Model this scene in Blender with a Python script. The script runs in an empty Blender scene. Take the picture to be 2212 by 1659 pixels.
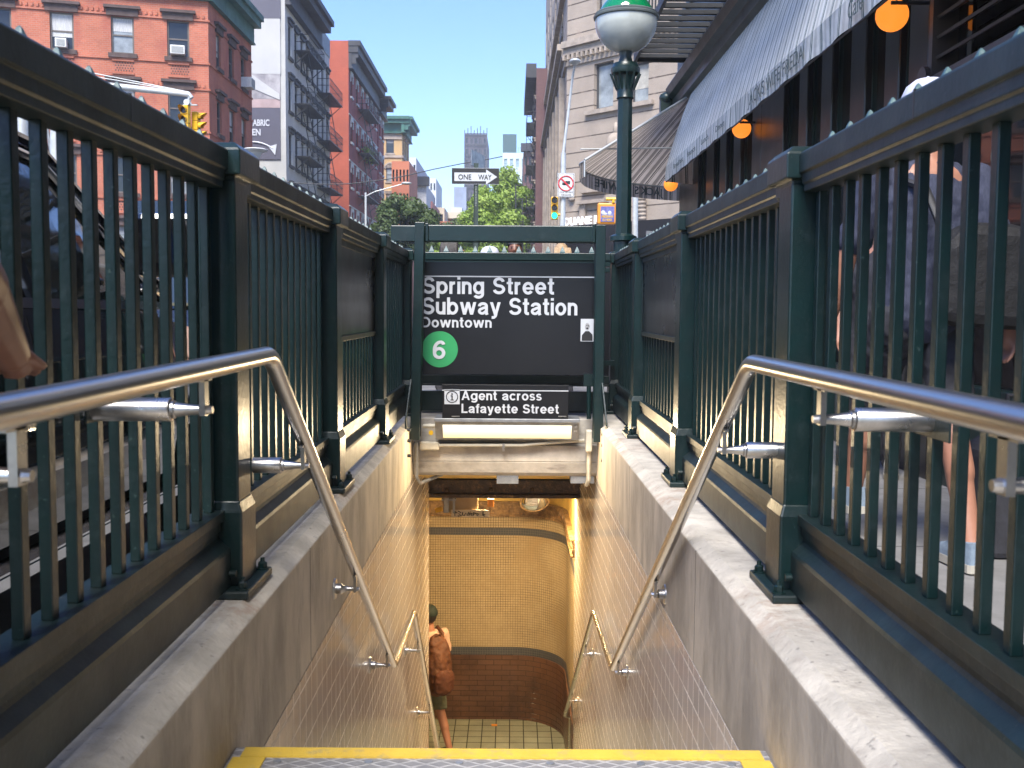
import bpy, math, random
from mathutils import Vector, Matrix
random.seed(7)
sc = bpy.context.scene
C = sc.collection
rad = math.radians
# ------------------------------------------------------------------ camera
EYE = 1.03
FPX, PITCH, ROLL = 2237.0, rad(4.13), rad(0.4)
cam_d = bpy.data.cameras.new('camera'); cam = bpy.data.objects.new('camera', cam_d); C.objects.link(cam)
cam_d.sensor_width = 36; cam_d.lens = FPX / 2212 * 36; cam_d.clip_start = .05; cam_d.clip_end = 1500
cam.matrix_world = Matrix.Translation((0, 0, EYE)) @ Matrix.Rotation(rad(90) - PITCH, 4, 'X') @ Matrix.Rotation(ROLL, 4, 'Z')
cam_d.dof.use_dof = True; cam_d.dof.focus_distance = 8.2; cam_d.dof.aperture_fstop = 9.0
sc.camera = cam
# ------------------------------------------------------------------ world, sun, exposure
SUN = Vector((-.13, -.60, .80)).normalized()
w = bpy.data.worlds.new('World'); sc.world = w; w.use_nodes = True
nt = w.node_tree; nt.nodes.clear()
o_ = nt.nodes.new('ShaderNodeOutputWorld'); bg = nt.nodes.new('ShaderNodeBackground'); bg.inputs[1].default_value = .088
sky = nt.nodes.new('ShaderNodeTexSky'); sky.sky_type = 'NISHITA'; sky.sun_disc = False
sky.sun_elevation = math.asin(SUN.z); sky.sun_rotation = math.atan2(SUN.x, SUN.y)
sky.air_density = 1.0; sky.dust_density = .3; sky.ozone_density = 4.0
tc = nt.nodes.new('ShaderNodeTexCoord'); mp = nt.nodes.new('ShaderNodeMapping'); mp.inputs['Scale'].default_value = (1, 1, 2.6)
nz = nt.nodes.new('ShaderNodeTexNoise'); nz.inputs['Scale'].default_value = 5.0; nz.inputs['Detail'].default_value = 8; nz.inputs['Roughness'].default_value = .55
rp = nt.nodes.new('ShaderNodeValToRGB'); rp.color_ramp.elements[0].position = .50; rp.color_ramp.elements[1].position = .66
sx = nt.nodes.new('ShaderNodeSeparateXYZ'); rz = nt.nodes.new('ShaderNodeMapRange'); rz.inputs['From Min'].default_value = .15; rz.inputs['From Max'].default_value = .05
mu = nt.nodes.new('ShaderNodeMath'); mu.operation = 'MULTIPLY'; mx = nt.nodes.new('ShaderNodeMix'); mx.data_type = 'RGBA'
mx.inputs[7].default_value = (5.2, 5.4, 5.8, 1)
L = nt.links.new
L(tc.outputs['Generated'], mp.inputs[0]); L(mp.outputs[0], nz.inputs[0]); L(nz.outputs[0], rp.inputs[0])
L(tc.outputs['Generated'], sx.inputs[0]); L(sx.outputs[2], rz.inputs[0]); L(rz.outputs[0], mu.inputs[0]); L(rp.outputs[0], mu.inputs[1])
L(mu.outputs[0], mx.inputs[0]); hs_ = nt.nodes.new('ShaderNodeHueSaturation'); hs_.inputs['Saturation'].default_value = 1.2; hs_.inputs['Hue'].default_value = .516; L(sky.outputs[0], hs_.inputs['Color']); L(hs_.outputs[0], mx.inputs[6]); L(mx.outputs[2], bg.inputs[0]); L(bg.outputs[0], o_.inputs[0])
sd = bpy.data.lights.new('sun', 'SUN'); sd.energy = 2.4; sd.angle = rad(28); sd.color = (1, .95, .87)
so = bpy.data.objects.new('sun', sd); C.objects.link(so); so.rotation_euler = SUN.to_track_quat('Z', 'Y').to_euler()
sc.view_settings.view_transform = 'Standard'; sc.view_settings.look = 'None'; sc.view_settings.exposure = 1.93; sc.view_settings.gamma = 1
sc.cycles.max_bounces = 8; sc.cycles.use_denoising = True

# ------------------------------------------------------------------ measuring helpers (photo pixel at 2212 px width -> a point at a real distance)
_fw = Vector((0, math.cos(PITCH), -math.sin(PITCH))); _u0 = Vector((0, math.sin(PITCH), math.cos(PITCH)))
_r = Vector((1, 0, 0)) * math.cos(ROLL) + _u0 * math.sin(ROLL); _u = -Vector((1, 0, 0)) * math.sin(ROLL) + _u0 * math.cos(ROLL)
def ray(px, py): return _fw + _r * ((px - 1106) / FPX) + _u * ((829.5 - py) / FPX)
def atY(px, py, Y): d = ray(px, py); t = Y / d.y; return Vector((d.x * t, Y, EYE + d.z * t))
def atX(px, py, X): d = ray(px, py); t = X / d.x; return Vector((X, d.y * t, EYE + d.z * t))
def atZ(px, py, Z): d = ray(px, py); t = (Z - EYE) / d.z; return Vector((d.x * t, d.y * t, Z))

# ------------------------------------------------------------------ materials
MATS = {}
def new_mat(name):
    m = bpy.data.materials.new(name); m.use_nodes = True; MATS[name] = m
    t = m.node_tree; b = t.nodes['Principled BSDF']; return m, t, b
def noise(t, vec, scale, detail=6, rough=.6):
    n = t.nodes.new('ShaderNodeTexNoise'); n.inputs['Scale'].default_value = scale; n.inputs['Detail'].default_value = detail
    n.inputs['Roughness'].default_value = rough; t.links.new(vec, n.inputs[0]); return n.outputs[0]
def mixc(t, fac, a, b, mode='MIX'):
    m = t.nodes.new('ShaderNodeMix'); m.data_type = 'RGBA'; m.blend_type = mode
    for s, v in ((0, fac), (6, a), (7, b)):
        if isinstance(v, (float, int)): m.inputs[s].default_value = v
        elif isinstance(v, tuple): m.inputs[s].default_value = (*v[:3], 1)
        else: t.links.new(v, m.inputs[s])
    return m.outputs[2]
def math_n(t, op, a, b=None):
    m = t.nodes.new('ShaderNodeMath'); m.operation = op
    for s, v in ((0, a), (1, b)):
        if v is None: continue
        if isinstance(v, (float, int)): m.inputs[s].default_value = v
        else: t.links.new(v, m.inputs[s])
    return m.outputs[0]
def ramp(t, v, p0, p1):
    r = t.nodes.new('ShaderNodeMapRange'); r.inputs['From Min'].default_value = p0; r.inputs['From Max'].default_value = p1
    t.links.new(v, r.inputs[0]); return r.outputs[0]
def bump(t, b, h, strength, dist=.01):
    n = t.nodes.new('ShaderNodeBump'); n.inputs['Strength'].default_value = strength; n.inputs['Distance'].default_value = dist
    t.links.new(h, n.inputs['Height']); t.links.new(n.outputs[0], b.inputs['Normal'])
def pos(t): return t.nodes.new('ShaderNodeNewGeometry').outputs['Position']
def uvn(t): return t.nodes.new('ShaderNodeTexCoord').outputs['UV']
def stretch(t, vec, s):
    m = t.nodes.new('ShaderNodeMapping'); m.inputs['Scale'].default_value = s; t.links.new(vec, m.inputs[0]); return m.outputs[0]
def mat(name, col, rough=.5, metal=0., var=.25, scale=4, bmp=.15, bscale=40, col2=None, dist=.005, coat=0, st=(1, 1, 1), stain=None, rvar=.12, emit=None, es=0):
    m, t, b = new_mat(name); p = pos(t)
    v = stretch(t, p, st) if st != (1, 1, 1) else p
    n1 = noise(t, v, scale); c2 = col2 or tuple(x * (1 - var) for x in col)
    c = mixc(t, ramp(t, n1, .35, .65), tuple(min(1, x * (1 + var * .3)) for x in col), c2)
    if stain:
        n3 = noise(t, stretch(t, p, stain[2] if len(stain) > 2 else (1, 1, 1)), stain[1], 8, .7); c = mixc(t, ramp(t, n3, .52, .72), c, stain[0])
    t.links.new(c, b.inputs['Base Color']); b.inputs['Metallic'].default_value = metal
    rr = t.nodes.new('ShaderNodeMapRange'); t.links.new(n1, rr.inputs[0]); rr.inputs['To Min'].default_value = max(.02, rough - rvar); rr.inputs['To Max'].default_value = min(1, rough + rvar)
    t.links.new(rr.outputs[0], b.inputs['Roughness'])
    if bmp: bump(t, b, noise(t, v, bscale, 4), bmp, dist)
    b.inputs['Coat Weight'].default_value = coat
    if emit: b.inputs['Emission Color'].default_value = (*emit, 1); b.inputs['Emission Strength'].default_value = es
    return m
def tilemat(name, c1, c2, mort, w_, h_, ms, off=.5, rough=.5, mode='wall', bmp=.4, var=.2, vscale=1.5, stain=None, sq=1., dist=.004, streak=None):
    m, t, b = new_mat(name); p = pos(t); s = t.nodes.new('ShaderNodeSeparateXYZ'); cb = t.nodes.new('ShaderNodeCombineXYZ')
    if mode == 'uv':
        vec = uvn(t)
    else:
        t.links.new(p, s.inputs[0])
        if mode == 'wall': t.links.new(math_n(t, 'ADD', s.outputs[0], s.outputs[1]), cb.inputs[0]); t.links.new(s.outputs[2], cb.inputs[1])
        else: t.links.new(s.outputs[0], cb.inputs[0]); t.links.new(s.outputs[1], cb.inputs[1])
        vec = cb.outputs[0]
    k = t.nodes.new('ShaderNodeTexBrick'); k.offset = off; k.inputs['Scale'].default_value = 1
    k.inputs['Color1'].default_value = (*c1, 1); k.inputs['Color2'].default_value = (*c2, 1); k.inputs['Mortar'].default_value = (*mort, 1)
    k.inputs['Mortar Size'].default_value = ms; k.inputs['Mortar Smooth'].default_value = .1; k.inputs['Brick Width'].default_value = w_; k.inputs['Row Height'].default_value = h_
    t.links.new(vec, k.inputs[0])
    if streak: t.links.new(mixc(t, ramp(t, noise(t, p, streak[1], 6, .65), .38, .62), mort, streak[0]), k.inputs['Mortar'])
    n1 = noise(t, p, vscale, 8); c = mixc(t, ramp(t, n1, .3, .7), k.outputs[0], (1 - var,) * 3, 'MULTIPLY') if False else None
    dk = mixc(t, ramp(t, n1, .35, .7), (1., 1., 1.), (1 - var, 1 - var, 1 - var))
    c = mixc(t, 1., k.outputs[0], dk, 'MULTIPLY')
    if stain: c = mixc(t, ramp(t, noise(t, stretch(t, p, stain[2]), stain[1], 8, .7), .5, .75), c, stain[0])
    t.links.new(c, b.inputs['Base Color'])
    rr = t.nodes.new('ShaderNodeMapRange'); t.links.new(k.outputs[1], rr.inputs[0]); rr.inputs['To Min'].default_value = rough; rr.inputs['To Max'].default_value = min(1, rough + .4)
    t.links.new(rr.outputs[0], b.inputs['Roughness'])
    h = math_n(t, 'ADD', math_n(t, 'MULTIPLY', k.outputs[1], -1.), math_n(t, 'MULTIPLY', noise(t, p, 9, 3), .35)); bump(t, b, h, bmp, dist)
    return m
def emis(name, col, s):
    m, t, b = new_mat(name); b.inputs['Base Color'].default_value = (*col, 1); b.inputs['Emission Color'].default_value = (*col, 1); b.inputs['Emission Strength'].default_value = s
    return m
GREEN = mat('green_paint', (.003, .0165, .0165), .33, var=.35, scale=6, bmp=.35, bscale=55, dist=.003, rvar=.1, stain=((.012, .026, .027), 12))
GREEND = mat('dark_green_paint', (.005, .0175, .0175), .48, var=.4, scale=7, bmp=.3, bscale=50, dist=.003, stain=((.016, .024, .024), 9))
for _m, _w in ((GREEN, (.045, .075, .07)), (GREEND, (.05, .055, .055))):
    _t = _m.node_tree; _b = _t.nodes['Principled BSDF']; _src = _b.inputs['Base Color'].links[0].from_socket
    _f = ramp(_t, noise(_t, pos(_t), 70, 4, .6), .66, .71); _t.links.new(mixc(_t, math_n(_t, 'MULTIPLY', _f, .7), _src, _w), _b.inputs['Base Color'])
SPIKE = mat('weathered_green_iron', (.05, .11, .12), .45, var=.4, scale=30, bmp=.4, bscale=90)
BLACKP = mat('black_enamel', (.011, .011, .014), .3, var=.3, scale=3, bmp=.03)
SIGNK = mat('black_sign_face', (.0055, .0055, .0075), .32, var=.25, scale=3, bmp=.02, rvar=.06)
WHITE = mat('white_vinyl', (.50, .52, .55), .4, var=.05, bmp=.0)
SGREEN = mat('green_vinyl', (.03, .27, .095), .4, var=.08, bmp=0)
STEEL = mat('brushed_steel', (.58, .56, .53), .27, metal=1, var=.18, scale=3, bmp=.12, bscale=220, dist=.001, st=(1, .06, .2), rvar=.1)
STEELB = mat('steel_bracket', (.55, .53, .50), .3, metal=1, var=.25, scale=20, bmp=.2, bscale=90, dist=.001)
GREYM = mat('grey_metal', (.32, .33, .34), .45, metal=.6, var=.3, scale=10, bmp=.2)
DARKM = mat('dark_iron', (.028, .03, .033), .5, var=.4, scale=3, bmp=.2)
CONC = mat('concrete_coping', (.52, .475, .40), .8, var=.3, scale=5, bmp=.9, bscale=45, dist=.006, stain=((.34, .30, .25), 11), rvar=.08)
def rust(m):
    t = m.node_tree; b = t.nodes['Principled BSDF']; src = b.inputs['Base Color'].links[0].from_socket; s_ = t.nodes.new('ShaderNodeSeparateXYZ'); p = pos(t); t.links.new(p, s_.inputs[0]); acc_ = None
    for y_ in (2.93, 4.68, 6.40, 4.92, 6.80):
        c = t.nodes.new('ShaderNodeMapRange'); d = math_n(t, 'ABSOLUTE', math_n(t, 'SUBTRACT', s_.outputs[1], y_)); t.links.new(d, c.inputs[0]); c.inputs['From Min'].default_value = .30; c.inputs['From Max'].default_value = .03; acc_ = c.outputs[0] if acc_ is None else math_n(t, 'MAXIMUM', acc_, c.outputs[0])
    n = ramp(t, noise(t, p, 14, 8, .7), .44, .62); f = math_n(t, 'MULTIPLY', math_n(t, 'MULTIPLY', acc_, n), .5)
    t.links.new(mixc(t, f, src, (.26, .13, .07)), b.inputs['Base Color']); sp = ramp(t, noise(t, p, 38, 3, .5), .66, .72)
    src = b.inputs['Base Color'].links[0].from_socket; t.links.new(mixc(t, math_n(t, 'MULTIPLY', sp, .6), src, (.16, .145, .13)), b.inputs['Base Color'])
rust(CONC)
CONCW = mat('stained_concrete', (.50, .43, .34), .75, var=.38, scale=3.5, bmp=.6, bscale=30, dist=.006, stain=((.27, .23, .18), 5, (1, 1, .35)), st=(1, 1, .5))
CONCL = mat('lintel_concrete', (.46, .42, .36), .8, var=.35, scale=4, bmp=.6, bscale=25, dist=.006, stain=((.22, .195, .17), 6, (.5, 1, 2)))
TILEW = tilemat('glossy_wall_tile', (.66, .60, .54), (.62, .56, .50), (.90, .84, .76), .108, .108, .0048, 0, .12, bmp=.35, var=.2, vscale=1.2, streak=((.50, .45, .39), 2.6), stain=((.45, .385, .33), 2.2, (1, 1, .3)), dist=.002)  # joint colour made bright to hold the light reflected along the joints
MOSAIC = tilemat('cream_mosaic', (.50, .40, .25), (.45, .36, .22), (.05, .035, .02), .0305, .0305, .0024, 0, .35, 'uv', bmp=.5, var=.25, vscale=1.1, stain=((.34, .25, .14), 2.2, (1, 1, 1)), streak=((.30, .23, .14), 1.6))
BLUEM = tilemat('blue_mosaic', (.055, .065, .085), (.065, .075, .095), (.16, .15, .14), .0305, .0305, .002, 0, .35, 'uv', var=.25)
BROWNB = tilemat('brown_glazed_brick', (.13, .062, .036), (.15, .075, .045), (.06, .03, .02), .20, .065, .004, .5, .3, 'uv', bmp=.6, var=.4, vscale=2, stain=((.04, .02, .013), 3, (1, 1, 1)))
FRIEZE = mat('carved_frieze', (.30, .19, .09), .45, var=.4, scale=14, bmp=1., bscale=22, dist=.03, col2=(.10, .055, .025))
FLOORT = tilemat('green_floor_tile', (.32, .34, .26), (.27, .29, .22), (.03, .03, .022), .165, .165, .006, 0, .5, 'floor', bmp=.4, var=.35, vscale=3)
YELP = mat('yellow_ceiling_paint', (.62, .44, .12), .6, var=.2, scale=3, bmp=.2, stain=((.3, .2, .06), 3))
BEAMM = mat('peeling_brown_beam', (.05, .03, .016), .4, var=.6, scale=14, bmp=1., bscale=18, dist=.02, stain=((.20, .12, .05), 25))
CONDM = mat('cream_conduit_paint', (.5, .46, .36), .5, var=.2, scale=12, bmp=.2)
YSTRIPE = mat('yellow_nosing_paint', (.62, .41, .045), .65, var=.14, scale=9, bmp=.5, bscale=120, stain=((.33, .27, .13), 17))
ASPH = mat('asphalt', (.05, .05, .052), .9, var=.3, scale=3, bmp=.5, bscale=80)
WALKM = tilemat('sidewalk_concrete', (.24, .235, .23), (.21, .205, .2), (.10, .1, .1), 1.5, 1.5, .01, 0, .8, 'floor', bmp=.5, var=.3, vscale=5, stain=((.14, .135, .13), 8, (1, 1, 1)))
REDB = tilemat('red_brick', (.50, .145, .075), (.42, .115, .06), (.42, .21, .15), .24, .085, .011, .5, .85, bmp=.6, var=.3, vscale=.6, stain=((.30, .07, .05), 1.1, (1, 1, .4)))
REDP = mat('red_painted_wall', (.33, .032, .022), .7, var=.2, scale=.6, bmp=.2)
ORANGEW = tilemat('orange_brick_side', (.42, .095, .05), (.38, .08, .04), (.33, .09, .055), .24, .085, .01, .5, .85, var=.25, vscale=.5)
TANB = tilemat('tan_brick', (.52, .33, .14), (.46, .29, .12), (.42, .30, .17), .24, .085, .01, .5, .85, var=.2, vscale=.5)
GREYW = mat('pale_grey_wall', (.42, .42, .395), .8, var=.16, scale=.5, bmp=.2, stain=((.38, .375, .35), 1.3, (1, 1, .3)))
GREYF = mat('grey_painted_facade', (.68, .68, .64), .75, var=.15, scale=.6, bmp=.2)
BROWNT = mat('brownstone_trim', (.085, .055, .048), .8, var=.25, scale=4, bmp=.4)
GREENC = mat('copper_green_cornice', (.035, .13, .10), .6, var=.3, scale=1.5, bmp=.2)
DARKC = mat('charcoal_cornice', (.035, .036, .042), .6, var=.3, scale=1.5)
SAND = tilemat('sandstone_blocks', (.38, .315, .255), (.35, .29, .235), (.10, .08, .065), 60, .80, .035, .5, .85, bmp=1., var=.2, vscale=.8, dist=.05, stain=((.34, .27, .22), 1.1, (1, 1, 1)))
SANDP = mat('carved_sandstone', (.36, .30, .245), .85, var=.25, scale=2.2, bmp=.5, bscale=8, dist=.04)
PLUM = tilemat('brown_plum_brick', (.16, .075, .07), (.13, .06, .06), (.12, .08, .075), .24, .085, .01, .5, .85, var=.25, vscale=.5)
GLASSD = mat('dark_window_glass', (.022, .026, .03), .06, var=.5, scale=.5, bmp=.1, bscale=1.2, rvar=.03, dist=.02)
GLASSL = mat('pale_window_glass', (.30, .33, .34), .1, var=.5, scale=.9, bmp=.15, bscale=1.2, rvar=.05, dist=.02)  # curtains and reflected light put into the glass colour
FRAMED = mat('dark_window_frame', (.05, .05, .052), .5, var=.2)
FRAMEB = mat('brown_window_frame', (.12, .10, .085), .6, var=.2)
ACW = mat('white_appliance', (.62, .62, .58), .5, var=.12, scale=8)
BILLK = mat('slate_billboard', (.075, .073, .10), .55, var=.12, scale=1, bmp=0)
BILLW = mat('white_billboard', (.42, .42, .41), .6, var=.1, scale=.5, bmp=0)
BILLP = mat('pinkish_billboard', (.38, .28, .27), .6, var=.3, scale=.6, bmp=0)
YSIG = mat('yellow_signal_paint', (.72, .42, .01), .38, var=.1, scale=10, bmp=.05)
ORSIG = mat('orange_signal_paint', (.75, .28, .03), .4, var=.1, bmp=.05)
POLEW = mat('galvanized_pole', (.50, .52, .52), .45, metal=.3, var=.15, scale=6)
LENSK = mat('dark_lens', (.02, .008, .006), .2, bmp=0)
LENSG = emis('green_lens', (.02, .95, .55), 1.0)
ORB = emis('orange_globe_glass', (1., .28, .03), .30)
TUBE, _t, _b = new_mat('fluorescent_lens'); _s = _t.nodes.new('ShaderNodeSeparateXYZ'); _t.links.new(pos(_t), _s.inputs[0])
_g = ramp(_t, _s.outputs[2], .05, .15); _c = mixc(_t, _g, (1., .66, .22), (1., .92, .70)); _t.links.new(_c, _b.inputs['Emission Color']); _t.links.new(math_n(_t, 'ADD', math_n(_t, 'MULTIPLY', _g, .22), .27), _b.inputs['Emission Strength']); _b.inputs['Base Color'].default_value = (.6, .55, .4, 1)
WARM = emis('stair_lamp_lens', (1., .62, .22), 7)
OPAL = mat('opal_glass', (.42, .45, .43), .22, var=.15, scale=4, bmp=.05, coat=.5)
JADE = mat('green_globe_glass', (.0, .17, .055), .1, var=.2, scale=4, bmp=.02, coat=1)
CARB = mat('black_car_paint', (.004, .004, .005), .06, var=.1, bmp=.02, bscale=1.5, coat=1, rvar=.01, dist=.01)
CHROME = mat('chrome', (.62, .63, .65), .1, metal=1, var=.05, bmp=0, rvar=.03)
RUBBER = mat('tyre_rubber', (.015, .015, .015), .8)
MIRROR = mat('mirror_glass', (.8, .82, .85), .03, metal=1, var=.02, bmp=0, rvar=0)
CARG = mat('car_glass', (.012, .016, .016), .02, var=.3, bmp=.12, bscale=1.3, dist=.03, rvar=.01, coat=1)
SKIN = mat('skin', (.36, .17, .11), .5, var=.12, scale=8, bmp=.15, bscale=90, dist=.001)
SKIND = mat('tanned_skin', (.17, .07, .042), .45, var=.12, scale=8, bmp=.2, bscale=90, dist=.001)
NAVY = mat('navy_patterned_shirt', (.016, .02, .04), .85, var=.5, scale=60, bmp=.4, bscale=120, col2=(.04, .045, .075), st=(3, 1, 1))
CHARC = mat('charcoal_cloth', (.03, .03, .037), .9, var=.3, scale=20, bmp=.3, bscale=25)
DENIMG = mat('grey_green_shorts', (.13, .145, .10), .9, var=.25, scale=14, bmp=.6, bscale=14, dist=.02)
PINKT = mat('pale_pink_shirt', (.62, .40, .30), .9, var=.15, scale=9, bmp=.6, bscale=12, dist=.02)
PACKM = mat('rust_brown_backpack', (.11, .037, .013), .7, var=.35, scale=9, bmp=.7, bscale=13, dist=.02)
CAPW = mat('white_cap', (.50, .51, .62), .9, var=.12, scale=25, bmp=.4)
SHOEB = mat('pale_blue_canvas', (.20, .26, .33), .85, var=.2, scale=30, bmp=.4, bscale=150)
SOLE = mat('cream_rubber_sole', (.50, .47, .40), .7, var=.15)
HAIRD = mat('dark_hair', (.02, .014, .012), .5, var=.4, scale=20, bmp=.6, bscale=60, st=(6, 6, 1))
HAIRB = mat('blond_hair', (.42, .28, .15), .5, var=.45, scale=20, bmp=.7, bscale=60, st=(6, 6, 1))
FOREST = mat('storefront_green', (.012, .028, .026), .35, var=.3, scale=3, bmp=.1)
STOREK = mat('storefront_black', (.012, .011, .012), .35, var=.3, scale=3, bmp=.1)
SLATE = mat('slate_blue_fascia', (.055, .085, .11), .45, var=.25, scale=2, bmp=.3, bscale=12)
SHOPG = mat('storefront_glass', (.02, .015, .013), .03, var=.3, scale=1, bmp=.06, bscale=.8, rvar=.01, dist=.02)
BROWNL = mat('brown_louver', (.05, .036, .032), .4, var=.25, scale=8)
TANR = mat('tan_stucco', (.36, .29, .21), .85, var=.2, scale=1)
TRUNK = mat('bark', (.10, .075, .055), .9, var=.4, scale=8, bmp=.8)
def leafmat(name, c, c2):
    m, t, b = new_mat(name); oi = pos(t); n1 = noise(t, oi, 1.1, 5); n2 = noise(t, oi, 9, 2)
    t.links.new(mixc(t, ramp(t, math_n(t, 'ADD', math_n(t, 'MULTIPLY', n1, .6), math_n(t, 'MULTIPLY', n2, .4)), .38, .62), c, c2), b.inputs['Base Color']); b.inputs['Roughness'].default_value = .55
    tr = t.nodes.new('ShaderNodeBsdfTranslucent'); tr.inputs[0].default_value = (*[x * 1.3 for x in c], 1)
    ad = t.nodes.new('ShaderNodeMixShader'); ad.inputs[0].default_value = .3; t.links.new(b.outputs[0], ad.inputs[1]); t.links.new(tr.outputs[0], ad.inputs[2])
    t.links.new(ad.outputs[0], t.nodes['Material Output'].inputs[0]); return m
LEAFD = leafmat('dark_green_leaves', (.045, .078, .016), (.08, .125, .032))
LEAFL = leafmat('bright_green_leaves', (.17, .28, .035), (.32, .44, .08))
def awn(name, base, dark, tr_, k2=.78):
    m, t, b = new_mat(name); s = t.nodes.new('ShaderNodeSeparateXYZ'); t.links.new(uvn(t), s.inputs[0])
    f = math_n(t, 'FRACT', s.outputs[0]); a1 = math_n(t, 'COMPARE', f, .5); a1.node.inputs[2].default_value = .045
    a2 = math_n(t, 'COMPARE', f, .64); a2.node.inputs[2].default_value = .028; a3 = math_n(t, 'COMPARE', f, .1); a3.node.inputs[2].default_value = .13 if k2 > .5 else .2
    c = mixc(t, a3, base, tuple(x * k2 for x in base)); k = math_n(t, 'MAXIMUM', a1, a2)
    c = mixc(t, k, c, dark); c = mixc(t, 1., c, mixc(t, ramp(t, noise(t, pos(t), 2.2, 8, .65), .35, .7), (1., 1., 1.), (.74, .73, .70)), 'MULTIPLY')
    t.links.new(c, b.inputs['Base Color']); b.inputs['Roughness'].default_value = .8
    bump(t, b, noise(t, pos(t), 5, 3), .4, .03)
    tr = t.nodes.new('ShaderNodeBsdfTranslucent'); t.links.new(c, tr.inputs[0]); ms_ = t.nodes.new('ShaderNodeMixShader'); ms_.inputs[0].default_value = tr_
    t.links.new(b.outputs[0], ms_.inputs[1]); t.links.new(tr.outputs[0], ms_.inputs[2]); t.links.new(ms_.outputs[0], t.nodes['Material Output'].inputs[0]); return m
AWN = awn('striped_canvas', (.74, .75, .74), (.04, .10, .10), .25)
AWN2 = awn('striped_canvas_underside', (.62, .52, .42), (.05, .045, .035), .5, .42)
def platemat():
    m, t, b = new_mat('diamond_plate'); p = pos(t); b.inputs['Metallic'].default_value = .15; b.inputs['Roughness'].default_value = .5
    s = t.nodes.new('ShaderNodeSeparateXYZ'); t.links.new(p, s.inputs[0]); hs = []
    for sg in (1, -1):
        q = math_n(t, 'ADD', math_n(t, 'MULTIPLY', s.outputs[0], 14.), math_n(t, 'MULTIPLY', s.outputs[1], 26. * sg))
        d = math_n(t, 'ABSOLUTE', math_n(t, 'SUBTRACT', math_n(t, 'FRACT', q), .5)); hs.append(ramp(t, d, .15, .05))
    h = math_n(t, 'MAXIMUM', hs[0], hs[1]); n = ramp(t, noise(t, p, 30), .3, .7)
    c = mixc(t, h, (.26, .25, .24), (.46, .45, .44)); c = mixc(t, n, c, (.16, .16, .17)) if False else mixc(t, math_n(t, 'MULTIPLY', n, .5), c, (.13, .13, .14))
    t.links.new(c, b.inputs['Base Color']); bump(t, b, h, .8, .003); return m
PLATE = platemat()

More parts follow.
